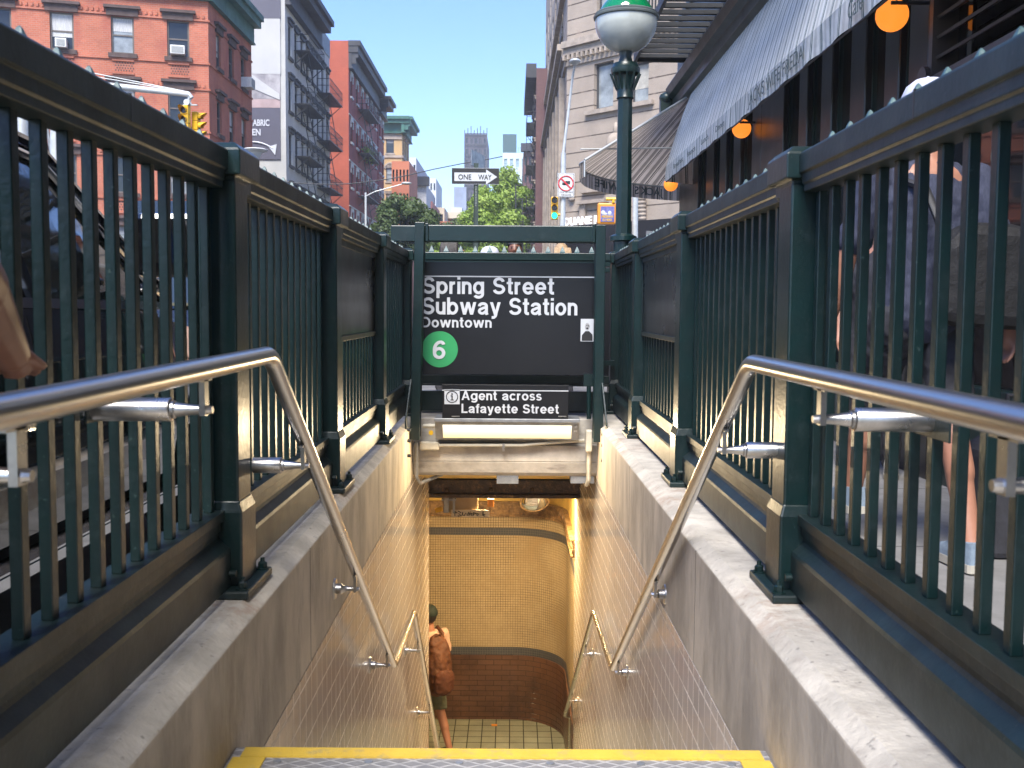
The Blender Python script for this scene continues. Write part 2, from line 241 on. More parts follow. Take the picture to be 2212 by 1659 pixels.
# ------------------------------------------------------------------ mesh building
OFF = {}
class MB:
    def __init__(s): s.v = []; s.f = []; s.m = []; s.uv = {}
    def poly(s, pts, mi=0, uv=None):
        n = len(s.v); s.v += [tuple(p) for p in pts]; s.f.append(tuple(range(n, n + len(pts)))); s.m.append(mi)
        if uv: s.uv[len(s.f) - 1] = uv
        return s
    def add(s, vs, fs, mi=0):
        n = len(s.v); s.v += [tuple(p) for p in vs]; s.f += [tuple(i + n for i in f) for f in fs]; s.m += [mi] * len(fs); return s
    def box(s, x0, x1, y0, y1, z0, z1, mi=0):
        x0, x1 = min(x0, x1), max(x0, x1); y0, y1 = min(y0, y1), max(y0, y1); z0, z1 = min(z0, z1), max(z0, z1)
        return s.add([(x0, y0, z0), (x1, y0, z0), (x1, y1, z0), (x0, y1, z0), (x0, y0, z1), (x1, y0, z1), (x1, y1, z1), (x0, y1, z1)],
                     [(3, 2, 1, 0), (4, 5, 6, 7), (0, 1, 5, 4), (1, 2, 6, 5), (2, 3, 7, 6), (3, 0, 4, 7)], mi)
    def obox(s, c, ax, ay, az, mi=0):   # centre and three half vectors
        c, ax, ay, az = map(Vector, (c, ax, ay, az)); P = []
        for k in (-1, 1):
            for a, b in ((-1, -1), (1, -1), (1, 1), (-1, 1)): P.append(c + ax * a + ay * b + az * k)
        return s.add(P, [(3, 2, 1, 0), (4, 5, 6, 7), (0, 1, 5, 4), (1, 2, 6, 5), (2, 3, 7, 6), (3, 0, 4, 7)], mi)
    def bar(s, p0, p1, w_, h_=None, mi=0):   # square bar between two points
        p0, p1 = Vector(p0), Vector(p1); d = (p1 - p0); l = d.length; d.normalize(); up = Vector((0, 0, 1)) if abs(d.z) < .9 else Vector((0, 1, 0))
        a = d.cross(up).normalized(); b = a.cross(d); h_ = h_ or w_
        return s.obox((p0 + p1) / 2, a * w_ / 2, b * h_ / 2, d * l / 2, mi)
    def prism(s, prof, y0, y1, mi=0, axis='y'):
        n = len(prof); g = {'y': lambda a, b, c: (a, c, b), 'x': lambda a, b, c: (c, a, b), 'z': lambda a, b, c: (a, b, c)}[axis]
        return s.add([g(a, b, y0) for a, b in prof] + [g(a, b, y1) for a, b in prof], [tuple(range(n - 1, -1, -1)), tuple(range(n, 2 * n))] + [(i, (i + 1) % n, n + (i + 1) % n, n + i) for i in range(n)], mi)
    def tube(s, path, r, n=10, mi=0, caps=True):
        path = [Vector(p) for p in path]; rs = r if isinstance(r, (list, tuple)) else [r] * len(path); up = None; V = []
        for i, p in enumerate(path):
            d = (path[min(i + 1, len(path) - 1)] - path[max(i - 1, 0)]).normalized()
            if up is None: up = Vector((0, 0, 1)) if abs(d.z) < .9 else Vector((1, 0, 0))
            a = d.cross(up).normalized(); up = a.cross(d).normalized()
            k = 1.
            for j in range(n):
                t = 2 * math.pi * j / n; V.append(p + (a * math.cos(t) + up * math.sin(t)) * rs[i] * k)
        F = [(i * n + j, i * n + (j + 1) % n, (i + 1) * n + (j + 1) % n, (i + 1) * n + j) for i in range(len(path) - 1) for j in range(n)]
        if caps: F += [tuple(range(n - 1, -1, -1)), tuple(range((len(path) - 1) * n, len(path) * n))]
        return s.add(V, F, mi)
    def lathe(s, prof, cx, cy, n=24, mi=0, phase=0):
        V = [(cx + r * math.cos(2 * math.pi * j / n + phase), cy + r * math.sin(2 * math.pi * j / n + phase), z) for r, z in prof for j in range(n)]
        F = [(i * n + j, i * n + (j + 1) % n, (i + 1) * n + (j + 1) % n, (i + 1) * n + j) for i in range(len(prof) - 1) for j in range(n)]
        F += [tuple(range(n - 1, -1, -1)), tuple(range((len(prof) - 1) * n, len(prof) * n))]
        return s.add(V, F, mi)
    def ball(s, c, r, n=12, mi=0, m3=None):
        r = r if isinstance(r, (list, tuple)) else (r, r, r); V = []; F = []; h = n // 2 + 1
        for i in range(1, h):
            th = math.pi * i / h
            for j in range(n):
                ph = 2 * math.pi * j / n; V.append(Vector((r[0] * math.sin(th) * math.cos(ph), r[1] * math.sin(th) * math.sin(ph), r[2] * math.cos(th))))
        V += [Vector((0, 0, r[2])), Vector((0, 0, -r[2]))]; T, B = len(V) - 2, len(V) - 1
        for i in range(h - 2):
            for j in range(n): F.append((i * n + j, (i + 1) * n + j, (i + 1) * n + (j + 1) % n, i * n + (j + 1) % n))
        for j in range(n): F.append((T, j, (j + 1) % n)); F.append((B, (h - 2) * n + (j + 1) % n, (h - 2) * n + j))
        c = Vector(c); V = [(m3 @ v if m3 else v) + c for v in V]
        return s.add(V, F, mi)
    def limb(s, p0, r0, p1, r1, n=12, round_=True, mi=0):
        s.tube([p0, p1], [r0, r1], n, mi)
        if round_: s.ball(p0, r0, n, mi); s.ball(p1, r1, n, mi)
        return s
    def mesh(s, name, mats, off):
        me = bpy.data.meshes.new(name); me.from_pydata([(v[0] - off[0], v[1] - off[1], v[2] - off[2]) for v in s.v], [], s.f); me.update()
        for m_ in (mats if isinstance(mats, (list, tuple)) else [mats]): me.materials.append(m_)
        for i, p in enumerate(me.polygons): p.material_index = s.m[i]
        if s.uv:
            ul = me.uv_layers.new(name='UVMap')
            for i, p in enumerate(me.polygons):
                if i in s.uv:
                    for k, li in enumerate(p.loop_indices): ul.data[li].uv = s.uv[i][k]
        return me
    def build(s, name, mats, parent=None, smooth=None, bevel=0, label=None, cat=None, group=None, kind=None, origin=None):
        if parent is not None: off = OFF[parent.name]
        elif origin is not None: off = Vector(origin)
        else:
            xs = [v[0] for v in s.v]; ys = [v[1] for v in s.v]; off = Vector(((min(xs) + max(xs)) / 2, (min(ys) + max(ys)) / 2, min(v[2] for v in s.v)))
        me = s.mesh(name, mats, off); ob = bpy.data.objects.new(name, me); C.objects.link(ob)
        if parent is not None: ob.parent = parent
        else: ob.location = off
        OFF[ob.name] = off
        if smooth is not None: me.shade_smooth(); me.set_sharp_from_angle(angle=rad(smooth))
        if bevel:
            b = ob.modifiers.new('bevel', 'BEVEL'); b.width = bevel; b.segments = 2; b.limit_method = 'ANGLE'; b.angle_limit = rad(35); b.harden_normals = False
        tag(ob, label, cat, group, kind); return ob
def tag(o, label=None, cat=None, group=None, kind=None):
    if label: o['label'] = label
    if cat: o['category'] = cat
    if group: o['group'] = group
    if kind: o['kind'] = kind
    return o
def thing(name, loc, label, cat, group=None):
    o = bpy.data.objects.new(name, None); C.objects.link(o); o.location = loc; o.empty_display_size = .2; OFF[o.name] = Vector(loc)
    return tag(o, label, cat, group)
def B(): return MB()
def part(name, m, mats, parent, **k): return m.build(name, mats, parent, **k)
from mathutils import noise as mnoise
def remesh(mb, voxel, smooth=6, name='tmp', fold=0., ff=11.):
    me = mb.mesh(name, [], (0, 0, 0)) if False else bpy.data.meshes.new(name)
    me.from_pydata(mb.v, [], mb.f); ob = bpy.data.objects.new(name, me); C.objects.link(ob)
    r = ob.modifiers.new('r', 'REMESH'); r.mode = 'VOXEL'; r.voxel_size = voxel
    q = ob.modifiers.new('s', 'SMOOTH'); q.iterations = smooth; q.factor = .5
    dg = bpy.context.evaluated_depsgraph_get(); ev = ob.evaluated_get(dg); m2 = ev.to_mesh()
    out = MB(); out.add([v.co + v.normal * fold * (mnoise.noise(Vector((v.co.x * ff, v.co.y * ff, v.co.z * ff * .55))) + .5 * mnoise.noise(v.co * ff * 2.3)) if fold else v.co.copy() for v in m2.vertices], [tuple(p.vertices) for p in m2.polygons]); ev.to_mesh_clear()
    bpy.data.objects.remove(ob); bpy.data.meshes.remove(me); return out
def text_mb(s_, origin, rt, up, width, cap, bold=.012, depth=.002, spacing=1., mb=None, mi=0, wsp=1.):
    """lettering: lower-left corner at origin, fitted to width and cap height (metres)"""
    cu = bpy.data.curves.new('t', 'FONT'); cu.body = s_; cu.size = 1; cu.offset = bold; cu.extrude = .01; cu.space_character = spacing; cu.space_word = wsp; cu.resolution_u = 4
    ob = bpy.data.objects.new('t', cu); C.objects.link(ob); dg = bpy.context.evaluated_depsgraph_get(); ev = ob.evaluated_get(dg); me = ev.to_mesh()
    xs = [v.co.x for v in me.vertices]; x0, x1 = min(xs), max(xs); capu = .73
    rt, up = Vector(rt).normalized(), Vector(up).normalized(); nn = rt.cross(up)
    mb = mb or MB(); kx = width / (x1 - x0); ky = cap / capu
    mb.add([Vector(origin) + rt * (v.co.x - x0) * kx + up * v.co.y * ky + nn * (v.co.z / .01 * depth) for v in me.vertices], [tuple(p.vertices) for p in me.polygons], mi)
    ev.to_mesh_clear(); bpy.data.objects.remove(ob); bpy.data.curves.remove(cu); return mb
def text_px(s_, px0, px1, pyb, pyt, Y, **k):
    a = atY(px0, pyb, Y); b = atY(px1, pyb + (px1 - px0) * .007, Y); c = atY(px0, pyt, Y); return text_mb(s_, a, (1, 0, 0), (0, 0, 1), b.x - a.x, c.z - a.z, **k)

# ------------------------------------------------------------------ sans-serif sign lettering drawn stroke by stroke (cap height 1)
TW = .168; HW = TW / 2; XH = .735
def _arc(cx, cy, rx, ry, a0, a1, n=16): return [(cx + rx * math.cos(rad(a0 + (a1 - a0) * i / n)), cy + ry * math.sin(rad(a0 + (a1 - a0) * i / n))) for i in range(n + 1)]
def glyph(ch):
    """-> advance, strokes; a stroke is ('l', points) or ('d', x0,y0,x1,y1) with level cuts"""
    X, t, h = XH, TW, HW; rx, ry = .225, (X - t) / 2 + .008; cx = h + rx; m = X / 2
    E = lambda: _arc(cx, m, rx, ry, 0, 360, 32); R = cx + rx
    if ch == 'o': return 2 * rx + t, [('l', E())]
    if ch == 'c': return 2 * rx + t - .02, [('l', _arc(cx, m, rx, ry, 38, 322, 28))]
    if ch == 'e': return 2 * rx + t, [('l', _arc(cx, m, rx, ry, 0, 325, 28)), ('l', [(cx - rx, m - .01), (cx + rx + h * .9, m - .01)], .8)]
    if ch == 'b': return 2 * rx + t + .02, [('l', [(h, 0), (h, 1)]), ('l', [(x + .01, y) for x, y in E()])]
    if ch == 'p': return 2 * rx + t + .02, [('l', [(h, -.25), (h, X)]), ('l', [(x + .01, y) for x, y in E()])]
    if ch == 'g': return 2 * rx + t + .02, [('l', E()), ('l', [(R, X)] + _arc(cx, -.0, rx, .185, 0, -155, 14))]
    if ch == 'n': r = .185; return 2 * r + t, [('l', [(h, 0), (h, X)]), ('l', _arc(h + r, X - h - r, r, r, 170, 0, 12) + [(h + 2 * r, 0)])]
    if ch == 'u': r = .185; return 2 * r + t, [('l', [(h + 2 * r, 0), (h + 2 * r, X)]), ('l', [(h, X)] + _arc(h + r, h + r, r, r, 180, 350, 12))]
    if ch == 'r': r = .2; return .36, [('l', [(h, 0), (h, X)]), ('l', _arc(h + r, X - h - r, r, r, 170, 92, 8) + [(h + r + .03, X - h)])]
    if ch == 'i': return t, [('l', [(h, 0), (h, X)]), ('l', [(h, .85), (h, 1.)])]
    if ch == 't': return .36, [('l', [(.17, .96), (.17, h + .1)] + _arc(.27, h + .1, .10, .10, 180, 270, 6) + [(.35, h)]), ('l', [(.0, X - h * .8), (.35, X - h * .8)], .8)]
    if ch == 'f': return .34, [('l', [(.17, 0), (.17, .82)] + _arc(.27, .82, .10, .09, 180, 90, 6) + [(.34, .91)]), ('l', [(.0, X - h * .8), (.34, X - h * .8)], .8)]
    if ch == 'a': return 2 * .205 + t + .02, [('l', [(h + .01, X - .24)] + _arc(h + .205, X - h - .14, .195, .14, 165, 0, 12) + [(h + .40, .12), (h + .44, 0)]), ('l', [(h + .40, X - .29), (h + .22, X - .34)] + _arc(h + .17, .215, .17, .135, 100, 290, 12) + [(h + .40, .24)], .92)]
    if ch == 's': c = h + .175; q = (X - t * .9) / 4; return .175 * 2 + t, [('l', _arc(c, X - h * .9 - q, .165, q, 20, 245, 14) + _arc(c, h * .9 + q, .185, q, 65, -160, 14), .9)]
    if ch == 'S': c = h + .26; q = (1 - t) / 4; return .52 + t, [('l', _arc(c, 1 - h - q, .235, q, 10, 245, 18) + _arc(c, h + q, .26, q, 65, -170, 18))]
    if ch == 'w': return .92, [('d', h * 1.0, X, .26, 0), ('d', .26, 0, .46, X), ('d', .46, X, .66, 0), ('d', .66, 0, .92 - h, X)]
    if ch == 'y': return .60, [('d', h, X, .31, .0), ('d', .60 - h, X, .32, 0), ('l', [(.345, .06), (.30, -.08)] + [(.22, -.155), (.10, -.155)])]
    if ch == 'A': return .76, [('d', h, 0, .38, 1), ('d', .76 - h, 0, .38, 1), ('l', [(.18, .30), (.58, .30)], .85)]
    if ch == 'L': return .58, [('l', [(h, 1), (h, 0)]), ('l', [(h, h), (.57, h)])]
    if ch == 'D': return .74, [('l', [(h, 0), (h, 1)]), ('l', [(h, 1 - h), (.33, 1 - h)] + _arc(.33, .5, .32, .5 - h, 90, -90, 20) + [(h, h)])]
    if ch == '6': return .64, [('l', _arc(.32, .33, .225, .235, 0, 360, 28)), ('l', _arc(.40, .50, .305, .405, 180, 88, 12) [::1] + _arc(.38, .75, .165, .16, 80, 10, 8)), ('l', [(.095, .52), (.095, .33)])]
    if ch == ' ': return .30, []
def sign_text(s_, px0, px1, pyb, pyt, Y, depth=.0025):
    a = atY(px0, pyb, Y); b = atY(px1, pyb, Y); c = atY(px0, pyt, Y); W = b.x - a.x; H = c.z - a.z
    x = 0; items = []; wi = 0
    for ch in s_:
        adv, st_ = glyph(ch); items.append((x, st_, wi)); x += adv + .085; wi += ch == ' '
    kx = W / (x - .085); words = [MB() for _ in range(wi + 1)]; lay = 0
    slope = -.0; P = lambda u, v, d: (a.x + u * kx, Y - d, a.z + v * H)
    for x0, sts, wj in items:
        mb = words[wj]
        for s2 in sts:
            d = depth + lay * .0003; lay = (lay + 1) % 5
            if s2[0] == 'd':
                _, u0, v0, u1, v1 = s2; hw = HW * 1.0; poly = [(u0 - hw, v0), (u0 + hw, v0), (u1 + hw, v1), (u1 - hw, v1)]
                if v0 > v1: poly = poly[::-1]
                pts = [P(x0 + u, v, d) for u, v in poly]; mb.poly(pts)
            else:
                p = s2[1]; hw = HW * (s2[2] if len(s2) > 2 else 1); n = len(p); Lf, Rt = [], []; closed = abs(p[0][0] - p[-1][0]) + abs(p[0][1] - p[-1][1]) < 1e-6
                for i in range(n):
                    q0 = p[i - 1] if i else (p[-2] if closed else p[0]); q1 = p[i + 1] if i < n - 1 else (p[1] if closed else p[-1])
                    dx, dy = q1[0] - q0[0], q1[1] - q0[1]; l = math.hypot(dx, dy) or 1; nx, ny = -dy / l, dx / l; Lf.append((p[i][0] + nx * hw, p[i][1] + ny * hw)); Rt.append((p[i][0] - nx * hw, p[i][1] - ny * hw))
                for i in range(n - 1): mb.poly([P(x0 + u, v, d) for u, v in (Rt[i], Rt[i + 1], Lf[i + 1], Lf[i])])
    return words

# ================================================================== THE GROUND
def ground_sheet(name, x0, x1, y0, y1, z, m, hole=None, label=None):
    mb = B()
    if hole:
        a0, a1, b0, b1 = hole
        for r in ((x0, a0, y0, y1), (a1, x1, y0, y1), (a0, a1, y0, b0), (a0, a1, b1, y1)): mb.poly([(r[0], r[2], z), (r[1], r[2], z), (r[1], r[3], z), (r[0], r[3], z)])
    else: mb.poly([(x0, y0, z), (x1, y0, z), (x1, y1, z), (x0, y1, z)])
    return mb.build(name, m, kind='structure')
ground_sheet('road', -380, 380, -60, 600, -.15, ASPH, hole=(-.9, .9, .2, 13.2))
mb = B().box(-1.45, -.9, -30, 13.8, -.14, 0).box(.9, 3.2, -30, 16.5, -.14, 0).box(-.9, .9, -30, 0, -.14, 0).box(-.9, .9, 8.7, 16.5, -.14, 0).box(-1.45, -.9, 13.8, 16.5, -.14, 0)
mb.build('sidewalk', WALKM, kind='structure')
B().box(-24, -10.9, 20, 220, -.145, .0).build('pavement', WALKM, kind='structure')
B().box(.5, 24, 46, 220, -.145, .0).build('pavement', WALKM, kind='structure')

# ================================================================== STAIRWELL
Z0 = -.138                       # top tread
YW1, XL1, YW2, XR1 = 9.6, -.772, 10.3, .645
def xl(y): return -.715 + (XL1 + .715) * y / YW1
def xr(y): return .70 + (XR1 - .70) * y / YW2
st = thing('subway_staircase', (0, 3, -2), 'concrete subway stairs with steel edged treads going down to the tiled landing', 'stairs')
TY0, TY1, TS = 2.38, 2.7, 12
top = B()
top.box(-.73, .72, -.4, 2.05, -.16, -.004, 0)
part('top_landing', top, CONCL, st)
tr = B(); xa, xb = xl(2.6), xr(2.6)
tr.box(xa, xb, 2.0, 2.692, Z0 - .04, Z0 - .004)
part('tread_plate', tr, PLATE, st, bevel=.004)
ys = B(); yo = 2.676
for r in ((xa + .028, xb - .02, 2.626, yo + .006), (xa + .01, xa + .095, 2.06, 2.621), (xb - .085, xb - .008, 2.06, 2.621)): ys.box(r[0], r[1], r[2], r[3], Z0 - .006, Z0)
part('yellow_nosing_stripe', ys, YSTRIPE, st, label='worn yellow painted border of the top tread')
for i in range(6):
    sc_ = B(); x = xa + .13 + i * (xb - xa - .24) / 5; sc_.lathe([(.011, Z0 - .004), (.011, Z0 - .001), (.004, Z0 - .0005)], x, 2.602, 12)
    part('tread_screw', sc_, GREYM, st, smooth=30)
s1 = B(); n1 = 10; y = 2.7; z = Z0 - .027
for i in range(n1):
    z2 = z - .186; s1.box(-.80, .75, y - .02, y + .29, z2 - .4, z2); y += .29; z = z2
part('upper_flight', s1, CONCL, st)
ZL = z; s2 = B().box(-.80, .75, y, 6.95, ZL - .4, ZL - .001); part('middle_landing', s2, CONCL, st)
s3 = B(); y = 6.95; nr = 11; dz = (ZL + 4.0) / nr
for i in range(nr - 1):
    z -= dz; s3.box(-.85, .75, y, y + .29, z - .4, z); y += .29
part('lower_flight', s3, CONCL, st)
B().box(-4, 1.2, y, 14, -4.4, -4.0).build('lower_landing_floor', FLOORT, kind='structure')

def side_wall(name, fx, s, y0, y1, z0, z1, m, t=.2, label=None, cat=None, dx=0):
    mb = B(); a, b = fx(y0) + dx * s, fx(y1) + dx * s
    P = [(a, y0), (b, y1), (b + s * t, y1), (a + s * t, y0)]
    mb.prism(P, z0, z1, axis='z'); return mb.build(name, m, label=label, cat=cat, bevel=0)
side_wall('tiled_wall', xl, -1, 0, YW1, -4.2, -.28, TILEW, label='glossy beige tiled wall on the left of the stairs', cat='wall')
side_wall('tiled_wall', xr, 1, 0, YW2, -4.2, -.28, TILEW, label='glossy beige tiled wall on the right of the stairs', cat='wall')
def curb(fx, s, x_top, label):
    root = thing('concrete_curb', (x_top * s, 4, -.28), label, 'curb')
    mb = B()
    for y0, y1 in ((0, 8.6),):
        P0 = [(fx(y0), -.279), (fx(y0), .15), (fx(y0) + s * .045, .18), (s * .96, .18), (s * .96, -.279)]
        P1 = [(fx(y1), -.279), (fx(y1), .15), (fx(y1) + s * .045, .18), (s * .96, .18), (s * .96, -.279)]
        V = [(a, y0, b) for a, b in P0] + [(a, y1, b) for a, b in P1]
        mb.add(V, [(0, 1, 2, 3, 4), (9, 8, 7, 6, 5)] + [(i, 5 + i, 5 + (i + 1) % 5, (i + 1) % 5) for i in range(5)], 0)
        for k in (0,): pass
    mats = [CONC, CONCW]; mb.m = [0, 0, 1, 0, 0, 0, 0]
    part('coping', mb, mats, root, bevel=.006)
    j = B()
    for yy in (1.75, 3.75, 5.8): j.box(fx(yy) - s * .0006, fx(yy) + s * .02, yy, yy + .003, -.27, .15)
    part('expansion_joint', j, DARKM, root)
curb(xl, -1, .84, 'stained concrete curb with chamfered edge under the left railing')
curb(xr, 1, .84, 'stained concrete curb with chamfered edge under the right railing')
side_wall('lower_side_wall', lambda y: -.99, -1, -.4, 8.6, -1, -.16, CONCL, label='buried concrete retaining wall behind the left curb', cat='wall') if False else None
# lintel wall over the stairs
ln = thing('concrete_lintel', (0, 8.1, -.35), 'stained concrete lintel across the stairs under the tube lamp', 'lintel')
mb = B().box(-.80, .72, 8.0, 8.35, -.3, -.07); mb.box(-.80, .72, 7.98, 8.35, -.07 + .003, .0)
zt = atY(1100, 958, 8.0).z; zb = atY(1100, 1029, 7.93).z; zm = atY(1100, 996, 7.93).z
mb = B().box(-.79, .70, 8.02, 8.5, zt + .002, .18); mb.box(-.76, .67, 7.90, 8.5, zm, zt); mb.prism([(7.90, zm - .002), (8.5, zm - .002), (8.5, zb), (7.96, zb), (7.93, zb + .03)], -.76, .67, axis='x')
part('lintel_block', mb, CONCL, ln, bevel=.006)
a = atY(1073, 1029, 7.99); b = atY(1120, 1044, 7.99); part('junction_plate', B().box(a.x, b.x, 7.96, 8.1, b.z, zb - .001), GREYM, ln, bevel=.003)
a = atY(1232, 1031, 7.99); b = atY(1283, 1043, 7.99); part('ledge_plate', B().box(a.x, b.x, 7.96, 8.1, b.z, zb - .001), GREYM, ln)
# sloping yellow ceiling, beam
bt_ = atY(1090, 1062, 9.9).z; cl = B(); bt = atY(1090, 1044, 9.9).z
cl.add([(-.9, 8.0, zb - .001), (.8, 8.0, zb - .001), (.8, 9.8, bt + .06), (-.9, 9.8, bt + .06), (-.9, 8.0, zb + .1), (.8, 8.0, zb + .1), (.8, 9.8, bt + .2), (-.9, 9.8, bt + .2)],
       [(0, 1, 2, 3), (7, 6, 5, 4), (0, 4, 5, 1), (1, 5, 6, 2), (2, 6, 7, 3), (3, 7, 4, 0)])
cl.build('stair_ceiling', YELP, label='yellow painted sloping ceiling behind the concrete lintel', cat='ceiling')
a = atY(926, 1045, 9.7); b = atY(1254, 1076, 9.7)
bm = thing('ceiling_beam', (a.x, 9.75, b.z), 'peeling dark brown steel beam across the stair opening', 'beam')
m_ = B().box(a.x - .02, b.x + .05, 9.7, 9.95, b.z + .035, a.z + .04); m_.box(a.x - .02, b.x + .05, 9.66, 9.99, b.z, b.z + .034)
part('beam_web', m_, BEAMM, bm, bevel=.006)
rv = B()
for px in (965, 1061, 1150): p = atY(px, 1058, 9.69); rv.ball(p, .022, 10)
part('rivets', rv, BEAMM, bm, smooth=40)
B().box(-4, 1.2, 9.98, 14, bt_ - .002, bt_ + .1).build('lower_ceiling', YELP, label='yellow painted ceiling over the lower landing', cat='ceiling')
# curved mosaic wall
YB, XS, RC = 12.42, .655, .62
path = [(-3.6, YB)] + [(-3.6 + i * .3, YB) for i in range(1, 12)]
cx, cy = XS - RC, YB - RC
path = [(x, y_) for x, y_ in path if x < cx - .05]
for i in range(17):
    t = rad(90 - i * 90 / 16); path.append((cx + RC * math.cos(t), cy + RC * math.sin(t)))
for yy in (11.4, 11.0, 10.6, 10.3): path.append((XS, yy))
def strip(z0, z1, inset, closed=True):
    mb = B(); acc = 0; n = len(path)
    nrm = []
    for i in range(n):
        a, b = Vector(path[max(i - 1, 0)]), Vector(path[min(i + 1, n - 1)]); d = (b - a).normalized(); nrm.append(Vector((d.y, -d.x)))   # towards the room
    for i in range(n - 1):
        a, b = Vector(path[i]), Vector(path[i + 1]); l = (b - a).length; a2, b2 = a + nrm[i] * inset, b + nrm[i + 1] * inset
        mb.poly([(a2.x, a2.y, z0), (b2.x, b2.y, z0), (b2.x, b2.y, z1), (a2.x, a2.y, z1)], 0, [(acc, z0), (acc + l, z0), (acc + l, z1), (acc, z1)])
        a3, b3 = a - nrm[i] * .1, b - nrm[i + 1] * .1
        for zz in (z0, z1): mb.poly([(a2.x, a2.y, zz), (b2.x, b2.y, zz), (b3.x, b3.y, zz), (a3.x, a3.y, zz)], 0, [(acc, zz)] * 4)
        acc += l
    a, b = Vector(path[-1]), nrm[-1]; p, q = a + b * inset, a - b * .1; mb.poly([(p.x, p.y, z0), (q.x, q.y, z0), (q.x, q.y, z1), (p.x, p.y, z1)], 0, [(0, z0), (.1, z0), (.1, z1), (0, z1)])
    return mb
mw = thing('curved_mosaic_wall', (0, YB, -4), 'curved cream mosaic wall with blue bands and brown brick base', 'wall')
def zpx(py): return atY(1060, py, YB).z
zs = [-4.0, zpx(1414), zpx(1397), zpx(1156), zpx(1140), zpx(1114), zpx(1082)]
part('brick_dado', strip(zs[0], zs[1], .02), BROWNB, mw, smooth=50); part('blue_band', strip(zs[1], zs[2], .004), BLUEM, mw, smooth=50)
part('mosaic_field', strip(zs[2], zs[3], 0), MOSAIC, mw, smooth=50); part('blue_band', strip(zs[3], zs[4], .004), BLUEM, mw, smooth=50)
part('mosaic_top_row', strip(zs[4], zs[5], 0), MOSAIC, mw, smooth=50)
fz = part('carved_frieze', strip(zs[5] + .02, zs[6] - .02, .03), FRIEZE, mw, smooth=50)
mo = strip(zs[5], zs[5] + .02, .05); mo2 = strip(zs[6] - .02, zs[6], .055); part('frieze_moulding', mo, FRIEZE, fz, smooth=50); part('frieze_moulding', mo2, FRIEZE, fz, smooth=50)
part('painted_wall_top', strip(zs[6], bt_, .0), YELP, mw, smooth=50)
sc2 = B(); L0 = 0   # raised scrolls of the frieze
zc = (zs[5] + zs[6]) / 2; hh = (zs[6] - zs[5]) * .26
acc = 0
for i in range(len(path) - 1):
    a, b = Vector(path[i]), Vector(path[i + 1]); l = (b - a).length
    if a.x > -1.2 and l > .001:
        d = (b - a) / l; nn = Vector((d.y, -d.x)); s_ = 0
        while s_ < l:
            k = int((acc + s_) / .16)
            if abs((acc + s_) - k * .16) < .012 or s_ == 0 and False:
                c0 = a + d * s_ + nn * .035; pts = []
                for q in range(15):
                    t = q * .55; rr_ = hh * (1 - q / 18); sg = 1 if k % 2 else -1
                    o = d * rr_ * math.cos(t); pts.append((c0.x + o.x, c0.y + o.y, zc + sg * rr_ * math.sin(t)))
                sc2.tube(pts, .0085, 6)
            s_ += .02
    acc += l
part('frieze_scrolls', sc2, FRIEZE, fz, smooth=60)
B().box(-4.0, -3.6, 9.6, YB + .1, -4.0, -.75).build('corridor_end_wall', YELP, label='far yellow wall closing the corridor on the left', cat='wall')
B().box(-4.0, -.98, 9.4, 9.6, -4.0, -.75).build('corridor_side_wall', YELP, label='yellow wall behind the end of the left tiled wall', cat='wall')
side_wall('wall_end_return', lambda y: -.772, -1, 9.6, 9.64, -4.0, -.5, BROWNT, t=.25, label='dark metal edge strip at the end of the left tiled wall', cat='trim')
B().box(.655, .9, 10.3, 10.34, -4.0, -.75).build('wall_end_return', BROWNT, label='brown edge strip at the end of the right tiled wall', cat='trim')
# graffiti plate, box, mirror
gp = thing('scribbled_plate', atY(1016, 1118, 10.06), 'small white plate with black scribbled lettering under the beam', 'sign')
a, b = atY(975, 1117, 10.06), atY(1057, 1102, 10.06); part('plate', B().box(a.x, b.x, 10.06, 10.07, a.z, b.z), mat('cream_plate', (.6, .53, .42), .5), gp)
sb = B(); W_ = b.x - a.x; H_ = b.z - a.z
for st_ in ([(.05, .6), (.16, .62), (.10, .85), (.09, .2)], [(.18, .85), (.26, .6), (.19, .5), (.27, .2), (.17, .15)], [(.30, .7), (.29, .3), (.34, .2), (.38, .6), (.42, .2), (.46, .75)], [(.46, .2), (.50, .8), (.54, .2), (.47, .5), (.56, .5)],
            [(.57, .2), (.60, .75), (.59, .4), (.65, .6)], [(.66, .5), (.72, .45), (.70, .2), (.66, .35)], [(.84, .85), (.83, .3), (.87, .15), (.89, .35), (.83, .4)]):
    sb.tube([(a.x + W_ * u_, 10.058, a.z + H_ * v_) for u_, v_ in st_], .0055, 5)
part('scribble', sb, BLACKP, gp)
a, b = atY(937, 1112, 10.1), atY(1037, 1078, 10.1)
lb = thing('ceiling_lamp_box', ((a.x + b.x) / 2, 10.2, a.z), 'tan metal lamp housing with orange block under the brown beam', 'lamp')
part('housing', B().box(a.x + .09, b.x - .02, 10.1, 10.19, a.z + .02, b.z + .06), mat('tan_enamel', (.33, .24, .13), .4), lb, bevel=.01)
p, q = atY(1053, 1095, 10.05), atY(1067, 1078, 10.05); part('orange_block', B().box(p.x, q.x, 10.04, 10.09, p.z, q.z), ORSIG, lb, bevel=.004)
part('mounting_bracket', B().box(a.x + .10, a.x + .15, 10.05, 10.1, a.z + .03, b.z + .05).box(a.x + .19, a.x + .21, 10.05, 10.1, a.z + .03, b.z + .05).box(a.x + .08, a.x + .22, 10.04, 10.1, b.z - .01, b.z + .01), GREYM, lb)
part('yellow_tag', B().obox(atY(948, 1101, 10.08), (.035, 0, .01), (0, .006, 0), (-.005, 0, .022)), YSIG, lb)
c = atY(1155, 1083, 11.6); mr = thing('convex_mirror', c, 'round convex safety mirror tucked behind the beam', 'mirror')
R3 = Matrix.Rotation(rad(18), 3, 'X') @ Matrix.Rotation(rad(-14), 3, 'Y')
